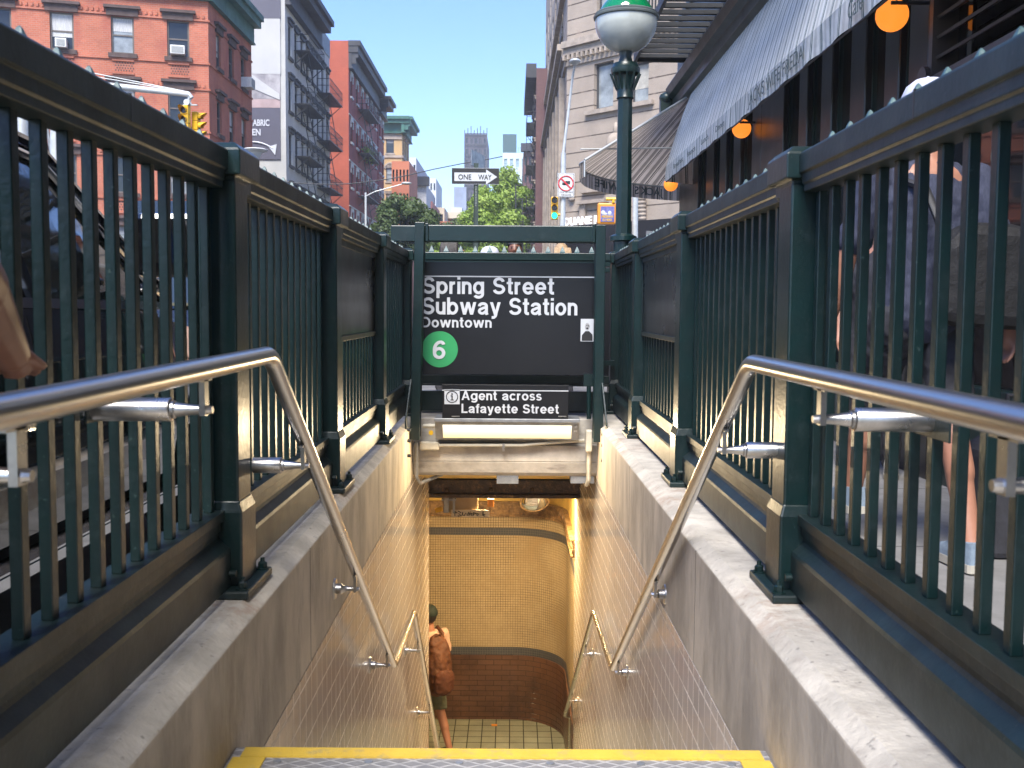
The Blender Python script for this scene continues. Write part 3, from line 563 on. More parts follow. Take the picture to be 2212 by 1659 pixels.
part('mirror_face', B().ball(c, (.16, .03, .12), 24, m3=R3), MIRROR, mr, smooth=60)
rg = [c + R3 @ Vector((.165 * math.cos(t), 0, .125 * math.sin(t))) for t in [2 * math.pi * i / 32 for i in range(33)]]
part('orange_rim', B().tube(rg, .008, 8), FRIEZE, mr, smooth=60)
p = atZ(1068, 1567, -3.997); B().box(p.x - .035, p.x + .035, p.y - .02, p.y + .025, -3.997, -3.99).build('orange_litter', ORSIG, label='scrap of orange litter on the green floor tiles', cat='litter')
# lamps hidden above the stair opening
for (x, y_, z_, e, sx_, sy_, tgt, nm) in ((0, 8.47, zb - .05, 16, .5, .12, (0, 9.1, -3), 'first'), (.12, 10.34, bt_ - .05, 40, .8, .12, (0, 11.3, -4), 'second')):
    r_ = thing('stair_ceiling_lamp', (x, y_, z_), 'warm ceiling lamp just behind the concrete lintel' if nm == 'first' else 'warm ceiling lamp over the lower landing', 'lamp')
    part('lamp_housing', B().box(x - sx_ / 2 - .03, x + sx_ / 2 + .03, y_ - sy_ / 2 - .02, y_ + sy_ / 2 + .02, z_ + .012, z_ + .05), GREYM, r_)
    ld = bpy.data.lights.new('stair_lamp_light', 'AREA'); ld.shape = 'RECTANGLE'; ld.size = sx_; ld.size_y = sy_; ld.energy = e; ld.color = (1, .70, .36)
    lo = bpy.data.objects.new('stair_lamp_light', ld); C.objects.link(lo); lo.location = (x, y_, z_); lo.rotation_euler = (0, 0, 0)

# ================================================================== RAILINGS
ZC = .18
def make_post(parent, s, y, zt=1.40, plate=True, depth=.145):
    X = lambda a: s * a
    mb = B(); mb.box(X(.806), X(.90), y, y + depth, .42, zt); mb.box(X(.90), X(.935), y + .035, y + depth - .03, .21, zt - .001)
    # flared foot
    f0 = [(X(.794), y - .012), (X(.912), y - .012), (X(.912), y + depth + .012), (X(.794), y + depth + .012)]
    f1 = [(X(.8055), y - .0005), (X(.9005), y - .0005), (X(.9005), y + depth + .0005), (X(.8055), y + depth + .0005)]
    V = [(*p, .205) for p in f0] + [(*p, .425) for p in f0] + [(*p, .46) for p in f1]
    mb.add(V, [(3, 2, 1, 0)] + [(i + k, (i + 1) % 4 + k, (i + 1) % 4 + k + 4, i + k + 4) for k in (0, 4) for i in range(4)] + [(8, 9, 10, 11)])
    po = part('post', mb, GREEN, parent, bevel=.006)
    cp = B()
    c0 = [(X(.785), y - .02), (X(.94), y - .02), (X(.94), y + depth + .07), (X(.785), y + depth + .07)]
    ring = lambda d, z: [(p[0] + (d * s if i in (0, 3) else -d * s), p[1] + (d if i < 2 else -d), z) for i, p in enumerate(c0)]
    rs = [ring(.022, zt - .03), ring(.022, zt + .009), ring(0, zt + .012), ring(0, zt + .085), ring(.02, zt + .105)]
    V = [q for r in rs for q in r]; F = [(3, 2, 1, 0), (16, 17, 18, 19)] + [(4 * k + i, 4 * k + (i + 1) % 4, 4 * k + 4 + (i + 1) % 4, 4 * k + 4 + i) for k in range(4) for i in range(4)]
    part('post_cap', cp.add(V, F), GREEN, po, bevel=.004)
    if plate:
        part('base_plate', B().box(X(.762), X(.94), y - .075, y + depth + .085, ZC, ZC + .026), GREEND, po, bevel=.006)
        for (bx, by) in ((.785, y - .045), (.785, y + depth + .05), (.915, y - .045)):
            bo = B().lathe([(.021, ZC + .026), (.021, ZC + .030)], X(bx), by, 14); bo.lathe([(.014, ZC + .030), (.014, ZC + .046), (.009, ZC + .05)], X(bx), by, 6); bo.lathe([(.007, ZC + .05), (.007, ZC + .062)], X(bx), by, 8)
            part('anchor_bolt', bo, GREEN, po)
    return po
def railing(side, s, ys_, panel_bay, label):
    X = lambda a: s * a
    root = thing('subway_railing', (X(.86), (ys_[0] + ys_[-1]) / 2, ZC), label, 'railing', 'railings around the subway stairs')
    for y in ys_: make_post(root, s, y)
    y0, y1 = ys_[0] - .35, ys_[-1] + .1
    for i in range(len(ys_)):
        a = ys_[i] + .215 if i >= 0 else y0; b = ys_[i + 1] - .02 if i + 1 < len(ys_) else None
        if b is None: continue
        pr = [(X(.82), 1.425), (X(.82), 1.48), (X(.826), 1.486), (X(.914), 1.486), (X(.92), 1.48), (X(.92), 1.425), (X(.912), 1.418), (X(.905), 1.395), (X(.905), 1.372), (X(.835), 1.372), (X(.835), 1.392), (X(.829), 1.396), (X(.829), 1.423)]
        if s < 0: pr = pr[::-1]
        tr_ = part('top_rail', B().prism(pr, a - .002, b + .002), GREEND, root, bevel=.003)
        part('rail_splice', B().box(X(.8195), X(.9205), (a + b) / 2 - .002, (a + b) / 2 + .002, 1.425, 1.4865), BLACKP, tr_)
        a2 = ys_[i] + .145; b2 = ys_[i + 1]
        part('bottom_rail', B().prism([(X(.845), .402), (X(.845), .432), (X(.93), .432), (X(.93), .402)][::s], a2, b2).box(X(.857), X(.861), a2, b2, .37, .401), GREEND, root, bevel=.002)
        sk = [(X(.864), .39), (X(.864), .352), (X(.858), .343), (X(.832), .322), (X(.828), .312), (X(.828), .206), (X(.834), .206), (X(.834), .310), (X(.862), .335), (X(.872), .345), (X(.872), .39)]
        part('skirt_panel', B().prism(sk[::s], a2 - .001, b2 + .001), GREEND, root, bevel=.003)
        for (yy, zz) in ((a2 + .03, .25), (b2 - .035, .25)):
            part('side_bolt', B().tube([(X(.826), yy, zz), (X(.806), yy, zz)], .011, 8), GREEN, root)
        n = int((b2 - a2) / .119); zt = 1.373
        if i == panel_bay:
            zt = .86
            part('information_panel', B().box(X(.862), X(.874), a2, b2, .89, 1.372), BLACKP, root)
            fr = B().box(X(.853), X(.883), a2, b2, .862, .889).box(X(.853), X(.861), a2, a2 + .02, .89, 1.37).box(X(.853), X(.861), b2 - .02, b2, .89, 1.37).box(X(.855), X(.861), a2 + .02, b2 - .02, 1.34, 1.371); part('panel_frame', fr, GREEND, root, bevel=.002)
        for k in range(n + 1):
            yy = a2 + .035 + k * (b2 - a2 - .09) / n
            br = part('bar', B().box(X(.870), X(.894), yy, yy + .029, .432, zt), GREEN, root, bevel=.0025)
    y = ys_[0] + .27
    while y < ys_[-1] - .05:
        if not any(q - .03 < y < q + .22 for q in ys_):
            z = 1.486; sp = B(); sp.lathe([(.021, z), (.019, z + .009), (.006, z + .031), (.002, z + .035)], X(.87), y, 4, phase=rad(45)); part('spike', sp, SPIKE, root)
        y += .15
    return root
LY = [1.29, 3.03, 4.77, 6.50, 8.22]; RY = [1.10, 3.03, 5.0, 6.88, 8.48]
RL = railing('left', -1, LY, 2, 'dark green iron railing with spikes along the left side of the stairs')
RR = railing('right', 1, RY, 2, 'dark green iron railing with spikes along the right side of the stairs')
# back railing
bk = thing('subway_railing', (0, 8.42, ZC), 'green spiked cross railing behind the black station sign', 'railing', 'railings around the subway stairs')
YK = 8.42
part('top_rail', B().box(-.79, .79, YK, YK + .09, 1.425, 1.486).box(-.79, .79, YK + .008, YK + .08, 1.38, 1.424).box(-.79, .79, YK + .02, YK + .07, 1.335, 1.372), GREEN, bk, bevel=.004)
za, zb_ = atY(1100, 845, YK).z, atY(1100, 888, YK).z
part('bottom_rail', B().box(-.79, .79, YK, YK + .05, zb_, za).box(-.79, .79, YK - .01, YK + .06, zb_ - .012, zb_ - .001), GREEN, bk, bevel=.004)
a_, b_ = atY(1100, 811, YK).z, atY(1100, 828, YK).z
part('middle_rail', B().box(-.79, .79, YK - .02, YK + .05, b_, a_).box(-.79, .79, YK - .03, YK + .05, b_ - .02, b_ - .004), GREEND, bk, bevel=.003)
part('backing_panel', B().box(-.79, .79, YK + .025, YK + .035, a_ + .001, 1.334), BLACKP, bk)
for i in range(12): part('spike', B().lathe([(.03, 1.486), (.028, 1.497), (.006, 1.535), (.002, 1.54)], -.66 + i * .118, YK + .045, 4, phase=rad(45)), SPIKE, bk)
for s_ in (-1, 1): part('weld_bracket', B().box(s_ * .70, s_ * .83, YK - .05, YK + .04, .58, .62), GREEN, bk)

# ================================================================== SIGN FRAME
YS = 7.66
sf = thing('sign_frame', (0, YS, .05), 'dark green steel frame with two tall posts holding the station sign', 'sign frame')
pL0, pL1 = atY(907, 480, YS), atY(896, 950, YS); pR0, pR1 = atY(1298, 486, YS), atY(1292, 955, YS)
for p0, p1 in ((pL0, pL1), (pR0, pR1)):
    mb = B().obox((p0 + p1) / 2, (.035, 0, 0), (0, .016, 0), (p0 - p1) / 2); mb.obox((p0 + p1) / 2 + Vector((0, .055, 0)), (.006, 0, 0), (0, .042, 0), (p0 - p1) / 2 - Vector((0, 0, .01))); mb.obox((p0 + p1) / 2 + Vector((0, .11, 0)), (.035, 0, 0), (0, .012, 0), (p0 - p1) / 2 - Vector((0, 0, .012)))
    part('frame_post', mb, GREEN, sf, bevel=.004)
za, zb_ = atY(1100, 488, 7.75).z, atY(1100, 523, 7.75).z
xl0 = atY(845, 500, 7.79).x
part('crossbar', B().box(xl0, pL0.x - .04, 7.76, 7.84, zb_, za).box(pL0.x + .045, pR0.x - .045, 7.70, 7.84, zb_, za), GREEN, sf, bevel=.006)
for (x0, x1) in ((pL0.x + .037, pL0.x + .06), (pR0.x - .06, pR0.x - .037)): part('corner_gusset', B().box(x0, x1, 7.68, 7.86, zb_ - .004, za + .012), GREEN, sf, bevel=.004)
for s_, pp, qq in ((-1, (887, 822), (877, 905)), (1, (1302, 830), (1310, 915))):
    a = atY(*pp, 7.55); b = atY(*qq, 7.50); c2 = Vector((b.x, 7.50, b.z - .32))
    mb = B().bar((a.x, 7.60, a.z), (b.x, 7.50, b.z), .012, .06).bar((b.x, 7.50, b.z + .01), c2, .012, .06); part('anchor_strap', mb, GREEN, sf, bevel=.002)
    for k in (.08, .16, .27): part('strap_bolt', B().tube([(b.x - s_ * .005, 7.5, b.z - k), (b.x - s_ * .035, 7.5, b.z - k)], .012, 8), DARKM, sf)
# station sign
sgn = thing('station_sign', (0, 7.9, .7), 'large black station entrance sign with white lettering and green circle', 'sign')
a, b = atY(905, 808, 7.9), atY(1290, 578, 7.9)
part('sign_face', B().box(a.x, b.x, 7.9, 7.93, a.z, b.z + .035), SIGNK, sgn, bevel=.002)
l0, l1 = atY(905, 596, 7.9), atY(905, 593.5, 7.9); part('white_line', B().box(a.x, b.x, 7.896, 7.899, l0.z - .006, l1.z - .006), WHITE, sgn)
YF = 7.897
for w_ in sign_text('Spring Street', 913, 1197, 634.5, 598, YF): part('title_word', w_, WHITE, sgn)
for w_ in sign_text('Subway Station', 912, 1247, 679, 642, YF): part('title_word', w_, WHITE, sgn)
part('direction_word', sign_text('Downtown', 911, 1062, 707, 684.5, YF)[0], WHITE, sgn)
c = atY(950, 754.5, YF); r = 39 / FPX * 7.9
part('line_circle', B().tube([(c.x, YF + .002, c.z), (c.x, YF - .001, c.z)], r, 64), SGREEN, sgn)
part('line_number', sign_text('6', 934.5, 962.5, 776, 735, YF - .004)[0], WHITE, sgn)
stk = thing('portrait_sticker', atY(1268, 738, 7.89), 'small white sticker with a black and white portrait on the black sign', 'sticker')
a, b = atY(1254, 737.5, 7.893), atY(1283, 689, 7.893); part('sticker_paper', B().box(a.x, b.x, 7.891, 7.896, a.z, b.z), WHITE, stk)
cx_ = (a.x + b.x) / 2; h_ = b.z - a.z
INK = mat('black_ink', (.015, .015, .017), .6, bmp=0); GR = mat('grey_ink', (.36, .36, .37), .6, bmp=0, var=.4, scale=60)
def disc(cx__, cz, rx, rz, y, mb=None): return (mb or B()).prism([(cx__ + rx * math.cos(t), cz + rz * math.sin(t)) for t in [2 * math.pi * i / 24 for i in range(24)]], y, y - .001)
part('portrait_face', disc(cx_, a.z + h_ * .66, .018, .028, 7.8905), GR, stk)
ft = B().prism([(cx_ - .042, a.z + .005), (cx_ + .042, a.z + .005), (cx_ + .04, a.z + h_ * .30), (cx_ + .014, a.z + h_ * .46), (cx_ - .014, a.z + h_ * .46), (cx_ - .04, a.z + h_ * .28)][::-1], 7.8895, 7.8905)
disc(cx_ - .007, a.z + h_ * .7, .004, .0025, 7.889, ft); disc(cx_ + .007, a.z + h_ * .7, .004, .0025, 7.889, ft); disc(cx_, a.z + h_ * .585, .009, .006, 7.889, ft)
part('portrait_ink', ft, INK, stk)
# agent sign
ag = thing('agent_sign', (0, 7.70, .3), 'small black sign with information symbol above the tube lamp', 'sign')
a, b = atY(955, 903, 7.7), atY(1228, 838, 7.7); part('sign_face', B().box(a.x, b.x, 7.7, 7.71, a.z, b.z + .02), SIGNK, ag, bevel=.001)
l0 = atY(955, 840.5, 7.7).z; part('white_line', B().box(a.x, b.x, 7.697, 7.6995, l0 - .011, l0 - .004), WHITE, ag)
YA = 7.697
for w_ in sign_text('Agent across', 997, 1170, 864, 844, YA) + sign_text('Lafayette Street', 997, 1207, 892, 872, YA): part('lettering', w_, WHITE, ag)
p, q = atY(960, 873, YA), atY(993, 841, YA); ic = part('information_symbol', B().box(p.x, q.x, YA, YA + .002, p.z, q.z), WHITE, ag, bevel=.0)
cx_, cz_ = (p.x + q.x) / 2, (p.z + q.z) / 2
part('symbol_ring', B().tube([(cx_ + .042 * math.cos(t), YA - .001, cz_ + .042 * math.sin(t)) for t in [2 * math.pi * i / 40 for i in range(41)]], .0035, 6), INK, ic)
part('symbol_letter', B().box(cx_ - .004, cx_ + .005, YA - .003, YA - .001, cz_ - .022, cz_ + .01).box(cx_ - .011, cx_ + .012, YA - .003, YA - .001, cz_ - .026, cz_ - .0205).box(cx_ - .011, cx_ - .004, YA - .003, YA - .001, cz_ + .004, cz_ + .01).tube([(cx_, YA - .001, cz_ + .021), (cx_, YA - .004, cz_ + .021)], .006, 12), INK, ic)
for px in (984, 1215): p = atY(px, 899, 7.69); part('clip', B().box(p.x - .03, p.x + .03, 7.69, 7.70, p.z - .006, p.z + .002), STEELB, ag)
# lamp under the sign
lf = thing('tube_lamp', (0, 7.9, -.1), 'lit fluorescent lamp in grey housing on the concrete lintel', 'lamp')
a, b = atY(938, 952, 7.72), atY(1253, 905, 7.72); z1 = b.z; z0 = a.z
mb = B().box(a.x, b.x, 7.70, 7.98, z1 - .028, z1); mb.prism([(7.72, z1 - .029), (7.98, z1 - .029), (7.98, z0), (7.80, z0)], a.x + .004, b.x - .004, axis='x')
part('lamp_housing', mb, GREYM, lf, bevel=.004)
p, q = atY(956, 948, 7.72), atY(1235, 920, 7.72); sl = lambda z: 7.72 + (z1 - .029 - z) * (.08 / (z1 - .029 - z0))
mb = B().add([(p.x, sl(q.z) - .004, q.z), (q.x, sl(q.z) - .004, q.z), (q.x, sl(p.z) - .004, p.z), (p.x, sl(p.z) - .004, p.z)], [(0, 1, 2, 3)]); 
mb.add([(p.x, sl(q.z) + .004, q.z), (q.x, sl(q.z) + .004, q.z), (q.x, sl(p.z) + .004, p.z), (p.x, sl(p.z) + .004, p.z)], [(3, 2, 1, 0)]); part('lamp_lens', mb, TUBE, lf)
ld = bpy.data.lights.new('tube_light', 'AREA'); ld.shape = 'RECTANGLE'; ld.size = 1.05; ld.size_y = .022; ld.energy = 9; ld.color = (1, .76, .45)
lo = bpy.data.objects.new('tube_light', ld); C.objects.link(lo); lo.location = ((p.x + q.x) / 2, 7.70, q.z - .022); lo.rotation_euler = (rad(-50), 0, 0)
part('lamp_bolt', B().tube([(b.x - .03, sl(z1 - .06), z1 - .06), (b.x - .03, sl(z1 - .06) - .02, z1 - .06)], .01, 8).box(b.x - .045, b.x - .018, sl(z1 - .1) - .006, sl(z1 - .1), z1 - .105, z1 - .085), STEELB, lf)
part('side_fitting', B().tube([(a.x, 7.80, z1 - .07), (a.x - .09, 7.80, z1 - .07)], .017, 12).tube([(a.x - .03, 7.80, z1 - .07), (a.x - .05, 7.80, z1 - .07)], .022, 6), CONDM, lf, smooth=30)
part('yellow_tag', disc(a.x - .03, z1 - .12, .017, .019, 7.79), YSIG, lf)
cd = thing('electrical_conduit', (0, 7.9, -.05), 'cream painted conduit with boxes running below the tube lamp', 'conduit')
p0 = atY(925, 962, 7.84); p1 = atY(1130, 962, 7.84); p2 = atY(1180, 957, 7.84); p3 = atY(1262, 951, 7.84)
part('conduit_pipe', B().tube([p0, p1, (p1 + p2) / 2 + Vector((0, 0, .002)), p2, p3], .013, 12), CONDM, cd, smooth=40)
part('conduit_box', B().obox(atY(928, 962, 7.85), (.075, 0, 0), (0, .03, 0), (0, 0, .034)), CONDM, cd, bevel=.012)
part('conduit_box', B().obox(atY(1272, 952, 7.82), (.025, 0, 0), (0, .03, 0), (0, 0, .085)), CONDM, cd, bevel=.012)
q0 = atY(1272, 975, 7.84); part('conduit_pipe', B().tube([q0, (q0.x, 7.84, q0.z - .22), (q0.x - .01, 7.9, q0.z - .27)], .016, 12), CONDM, cd, smooth=40)
q0 = atY(900, 955, 7.82); part('grey_pipe', B().tube([q0, (q0.x, 7.82, q0.z - .27), (q0.x + .02, 7.9, q0.z - .33), (q0.x + .2, 8.1, q0.z - .28)], .014, 12), GREYM, cd, smooth=40)
p, q = atY(1272, 905, 7.86), atY(1272, 828, 7.86); part('green_conduit', B().tube([p, q], .017, 12).box(q.x - .04, q.x + .04, 7.84, 7.9, q.z - .02, q.z + .07), GREEN, cd, smooth=40)
part('pipe_clamp', B().box(p1.x - .16, p1.x - .14, 7.82, 7.85, p1.z - .045, p1.z + .016), STEELB, cd)

# ================================================================== HANDRAILS
def arc_path(pts, r=.10, n=7):
    pts = [Vector(p) for p in pts]; out = [pts[0]]
    for i in range(1, len(pts) - 1):
        a, b, c = pts[i - 1], pts[i], pts[i + 1]; d1, d2 = (a - b).normalized(), (c - b).normalized(); rr_ = min(r, (a - b).length * .45, (c - b).length * .45)
        p, q = b + d1 * rr_, b + d2 * rr_
        for k in range(n + 1): t = k / n; out.append(p * (1 - t) ** 2 + b * 2 * t * (1 - t) + q * t * t)
    return out + [pts[-1]]
def bracket(parent, p, wallx, s, big=False):
    """p: point on the pipe axis; arm drops below the pipe then runs sideways to the wall/post"""
    q = p + Vector((0, 0, -.085)); mb = B()
    mb.box(p.x - .006, p.x + .006, p.y - .014, p.y + .014, q.z - .012, p.z - .016); mb.obox((p.x, p.y, p.z - .022), (.006, 0, 0), (0, .04, 0), (0, 0, .004))
    x0 = q.x; L_ = abs(wallx - x0)
    if big: prof = [(0, .010), (.03, .0115), (.058, .016), (.060, .019), (.066, .0195), (.068, .024), (.07, .0252), (L_ + .001, .0252)]
    else: prof = [(0, .011), (.03, .009), (L_ - .035, .016), (L_ - .03, .022), (L_ - .008, .022), (L_ - .0075, .042), (L_ + .001, .045)]
    mb.tube([(x0 + s * a, q.y, q.z) for a, _ in prof], [b for _, b in prof], 20); mb.tube([(x0 - s * .018, q.y, q.z), (x0, q.y, q.z)], [.008, .011], 10)
    return part('handrail_bracket', mb, STEELB, parent, smooth=35)
def handrail(label, s, pts, rdir, brs):
    root = thing('handrail', (pts[2][0], pts[2][1], pts[2][2] - .9), label, 'handrail', 'steel handrails down the stairs')
    part('handrail_pipe', B().tube(arc_path(pts, .055, 8), .0235, 24), STEEL, root, smooth=40)
    for p, wx, big in brs: bracket(root, Vector(p), wx, s, big)
    return root
def onrail(pts, i, t): a, b = Vector(pts[i]), Vector(pts[i + 1]); return a + (b - a) * t
xh = -.65
b1, b2, b3, b4 = atX(583, 766, -.65), atX(850, 1437, -.655), atX(893, 1322, -.66), atX(946, 1620, -.665)
lp = [(-.61, .35, .905), (-.625, 1.3, .90), (b1.x, b1.y, b1.z), b2, b3, b4, (b4.x, b4.y + .02, -4.0)]
hb = lambda pts, i, px: min((onrail(pts, i, k / 200) for k in range(201)), key=lambda P: abs(1106 + FPX * (P.x / P.y) - px))
handrail('stainless steel handrail with bends down the left wall', -1, lp, 0,
         [(hb(lp, 1, 438), -.872, True), (hb(lp, 2, 652), -.806, True), (hb(lp, 2, 765), xl(4.2), False), (hb(lp, 2, 835), xl(5.2), False), (hb(lp, 4, 903), xl(7.2), False), (hb(lp, 4, 928), xl(8.4), False), (hb(lp, 1, 30), -.872, True)])
part('clamp_plate', B().box(-.872, -.867, 2.10, 2.26, .79, .86), GREEND, RL, bevel=.002)
b1, b2, b3, b4 = atX(1622, 783, .65), atX(1325, 1444, .615), atX(1284, 1322, .60), atX(1221, 1545, .585)
rp_ = [(.62, .35, .895), (.63, 1.3, .895), b1, b2, b3, b4, (b4.x + .06, b4.y + .02, b4.z - .02), (b4.x + .06, b4.y + .02, -4.0)]
handrail('stainless steel handrail with bends down the right wall', 1, rp_, 0,
         [(hb(rp_, 1, 1778), .872, True), (hb(rp_, 2, 1568), .806, True), (hb(rp_, 2, 1424), xr(4.2), False), (hb(rp_, 2, 1345), xr(5.4), False), (hb(rp_, 4, 1272), xr(8), False), (hb(rp_, 4, 1243), xr(9.5), False), (hb(rp_, 1, 2185), .872, True)])
part('clamp_plate', B().box(.867, .872, 2.04, 2.22, .77, .86), GREEND, RR, bevel=.002)

# ================================================================== LAMP POST
c = atY(1357, 47, 8.75); rg = 68 / FPX * 8.75
lx, ly = .885, 8.75
lx = atY(1349, 300, ly).x
lp_ = thing('subway_globe_lamp', (lx, ly, .1), 'green lamp post with half green and half white globe by the railing corner', 'lamp post')
zb0 = atY(1338, 545, ly).z; z15 = atY(1340, 515, ly).z; zt0 = atY(1350, 215, ly).z; zt1 = atY(1350, 152, ly).z; zt2 = atY(1350, 118, ly).z
part('lamp_base', B().lathe([(.10, .1), (.10, zb0 - .05), (.085, zb0 - .03), (.085, z15 - .03), (.115, z15 - .02), (.115, z15 + .015), (.085, z15 + .03), (.06, z15 + .04)], lx, ly, 20), GREEN, lp_, smooth=35)
part('octagonal_shaft', B().lathe([(.069, z15 + .02), (.062, zt0)], lx, ly, 8, phase=rad(22.5)), GREEN, lp_)
cap_ = B().lathe([(.064, zt0), (.072, zt0 + .01), (.066, zt0 + .02), (.07, zt0 + .12), (.085, zt0 + .19), (.115, zt1 - .03), (.12, zt1 - .012), (.12, zt1 + .015), (.105, zt1 + .03), (.10, zt1 + .055), (.06, zt1 + .065), (.048, zt1 + .11), (.062, zt1 + .16), (.105, zt2 + .05), (.11, zt2 + .06)], lx, ly, 24)
for k in range(12):
    t = k * math.pi / 6; cap_.bar((lx + .072 * math.cos(t), ly + .072 * math.sin(t), zt0 + .08), (lx + .125 * math.cos(t), ly + .125 * math.sin(t), zt1 - .03), .014)
part('lamp_capital', cap_, GREEN, lp_, smooth=35)
gz = c.z; gx = lx
def dome(a0, a1, r, mb=None): return (mb or B()).lathe([(max(.002, r * math.cos(rad(a))), gz + r * math.sin(rad(a))) for a in [a0 + (a1 - a0) * i / 18 for i in range(19)]], gx, ly, 48)
part('white_globe', dome(-74, 6, rg * .96), OPAL, lp_, smooth=60); part('green_globe', dome(12, 90, rg * .88), JADE, lp_, smooth=60)
part('globe_band', B().lathe([(rg * .95, gz + rg * .06), (rg * 1.01, gz + rg * .09), (rg * 1.02, gz + rg * .14), (rg * .975, gz + rg * .17), (rg * .985, gz + rg * .22), (rg * .93, gz + rg * .26), (rg * .86, gz + rg * .27)], gx, ly, 48), mat('grey_cast_band', (.11, .13, .13), .4), lp_, smooth=40)

# ================================================================== BUILDINGS
class Fac:
    """vertical facade plane: origin (x,y), unit direction u along it, outward normal n"""
    def __init__(s, P, u): s.P = Vector(P); s.u = Vector(u).normalized(); s.n = Vector((s.u.y, -s.u.x))
    def at(s, px, py):
        d = ray(px, py); k = (s.P.dot(s.n)) / (d.x * s.n.x + d.y * s.n.y); p = Vector((d.x * k, d.y * k)); return (p - s.P).dot(s.u), EYE + d.z * k
    def pt(s, a, z, o=0): p = s.P + s.u * a + s.n * o; return Vector((p.x, p.y, z))
    def box(s, mb, a0, a1, z0, z1, o0, o1, mi=0):
        c = s.pt((a0 + a1) / 2, (z0 + z1) / 2, (o0 + o1) / 2); return mb.obox(c, Vector((*s.u, 0)) * abs(a1 - a0) / 2, Vector((*s.n, 0)) * abs(o1 - o0) / 2, (0, 0, abs(z1 - z0) / 2), mi)
def fac_wall(F, W, z0, z1, rects, mb=None, depth=.22, mi=0):
    mb = mb or B(); xs = sorted({0, W, *[r[0] for r in rects], *[r[1] for r in rects]}); zs_ = sorted({z0, z1, *[r[2] for r in rects], *[r[3] for r in rects]})
    for i in range(len(xs) - 1):
        for j in range(len(zs_) - 1):
            xm, zm_ = (xs[i] + xs[i + 1]) / 2, (zs_[j] + zs_[j + 1]) / 2
            if xs[i + 1] - xs[i] < 1e-5 or zs_[j + 1] - zs_[j] < 1e-5: continue
            if any(r[0] < xm < r[1] and r[2] < zm_ < r[3] for r in rects): continue
            mb.poly([F.pt(xs[i], zs_[j]), F.pt(xs[i + 1], zs_[j]), F.pt(xs[i + 1], zs_[j + 1]), F.pt(xs[i], zs_[j + 1])], mi)
    for a0, a1, b0, b1 in [r[:4] for r in rects]:
        A = [(a0, b0), (a1, b0), (a1, b1), (a0, b1)]
        for k in range(4): p, q = A[k], A[(k + 1) % 4]; mb.poly([F.pt(*p), F.pt(*q), F.pt(*q, -depth), F.pt(*p, -depth)], mi)
    return mb
RB = random.Random(3); BLINDS = [mat('cream_blind', (.42, .40, .35), .8), mat('grey_blind', (.25, .26, .27), .8), mat('white_curtain', (.5, .5, .49), .9, var=.3, scale=12, st=(4, 4, .3))]
def window(parent, F, r, frame, glass, lintel=None, lm=BROWNT, sill=True, depth=.16, mull=True, arch=False):
    a0, a1, z0, z1 = r; w_ = a1 - a0; t = max(.05, w_ * .08); mb = B()
    F.box(mb, a0, a0 + t, z0, z1, -depth, -depth + .07); F.box(mb, a1 - t, a1, z0, z1, -depth, -depth + .07); F.box(mb, a0 + t, a1 - t, z1 - t, z1, -depth, -depth + .07); F.box(mb, a0 + t, a1 - t, z0, z0 + t, -depth, -depth + .07)
    if mull: zm_ = (z0 + z1) / 2; F.box(mb, a0 + t, a1 - t, zm_ - .03, zm_ + .03, -depth, -depth + .06)
    fr = part('window', mb, frame, parent)
    g = B(); g.poly([F.pt(a0 + t, z0 + t, -depth + .015), F.pt(a1 - t, z0 + t, -depth + .015), F.pt(a1 - t, z1 - t, -depth + .015), F.pt(a0 + t, z1 - t, -depth + .015)]); part('pane', g, glass, fr)
    if RB.random() < .45:
        zb1 = z1 - t - (z1 - z0) * RB.choice((.2, .35, .5, .6)); q = B(); F.box(q, a0 + t, a1 - t, zb1, z1 - t, -depth + .018, -depth + .028); part('blind', q, RB.choice(BLINDS), fr)
    if lintel == 'flat':
        q = B(); F.box(q, a0 - .18, a1 + .18, z1, z1 + .30, .0, .10); F.box(q, a0 - .28, a1 + .28, z1 + .30, z1 + .42, .0, .22); part('lintel', q, lm, fr)
    if lintel == 'thin': q = B(); F.box(q, a0 - .12, a1 + .12, z1, z1 + .22, .0, .12); F.box(q, a0 - .18, a1 + .18, z1 + .22, z1 + .32, .0, .2); part('lintel', q, lm, fr)
    if lintel == 'white':
        q = B(); F.box(q, a0 - .1, a1 + .1, z1, z1 + .34, .0, .1); F.box(q, a0 - .18, a0 - .02, z1 - .5, z1 + .1, .0, .09); F.box(q, a1 + .02, a1 + .18, z1 - .5, z1 + .1, .0, .09); part('lintel', q, lm, fr)
    if sill: q = B(); F.box(q, a0 - .12, a1 + .12, z0 - .18, z0, .0, .13); part('sill', q, lm if lintel else frame, fr)
    return fr
def cornice(parent, F, a0, a1, z0, z1, proj, m, nb=None):
    mb = B(); h = z1 - z0; F.box(mb, a0, a1, z0, z0 + h * .55, .0, proj * .25); F.box(mb, a0 - .05, a1 + .05, z0 + h * .55, z0 + h * .8, .0, proj * .8); F.box(mb, a0 - .1, a1 + .1, z0 + h * .8, z1, .0, proj)
    F.box(mb, a0, a1, z0 - h * .06, z0, .0, proj * .35)
    co = part('cornice', mb, m, parent); nb = nb or max(2, int((a1 - a0) / .9))
    for i in range(nb + 1):
        q = B(); a = a0 + .15 + i * (a1 - a0 - .3) / nb; F.box(q, a - .09, a + .09, z0 + h * .12, z0 + h * .55, proj * .25, proj * .6); F.box(q, a - .09, a + .09, z0 + h * .35, z0 + h * .549, proj * .6, proj * .78)
        part('cornice_bracket', q, m, co); return co
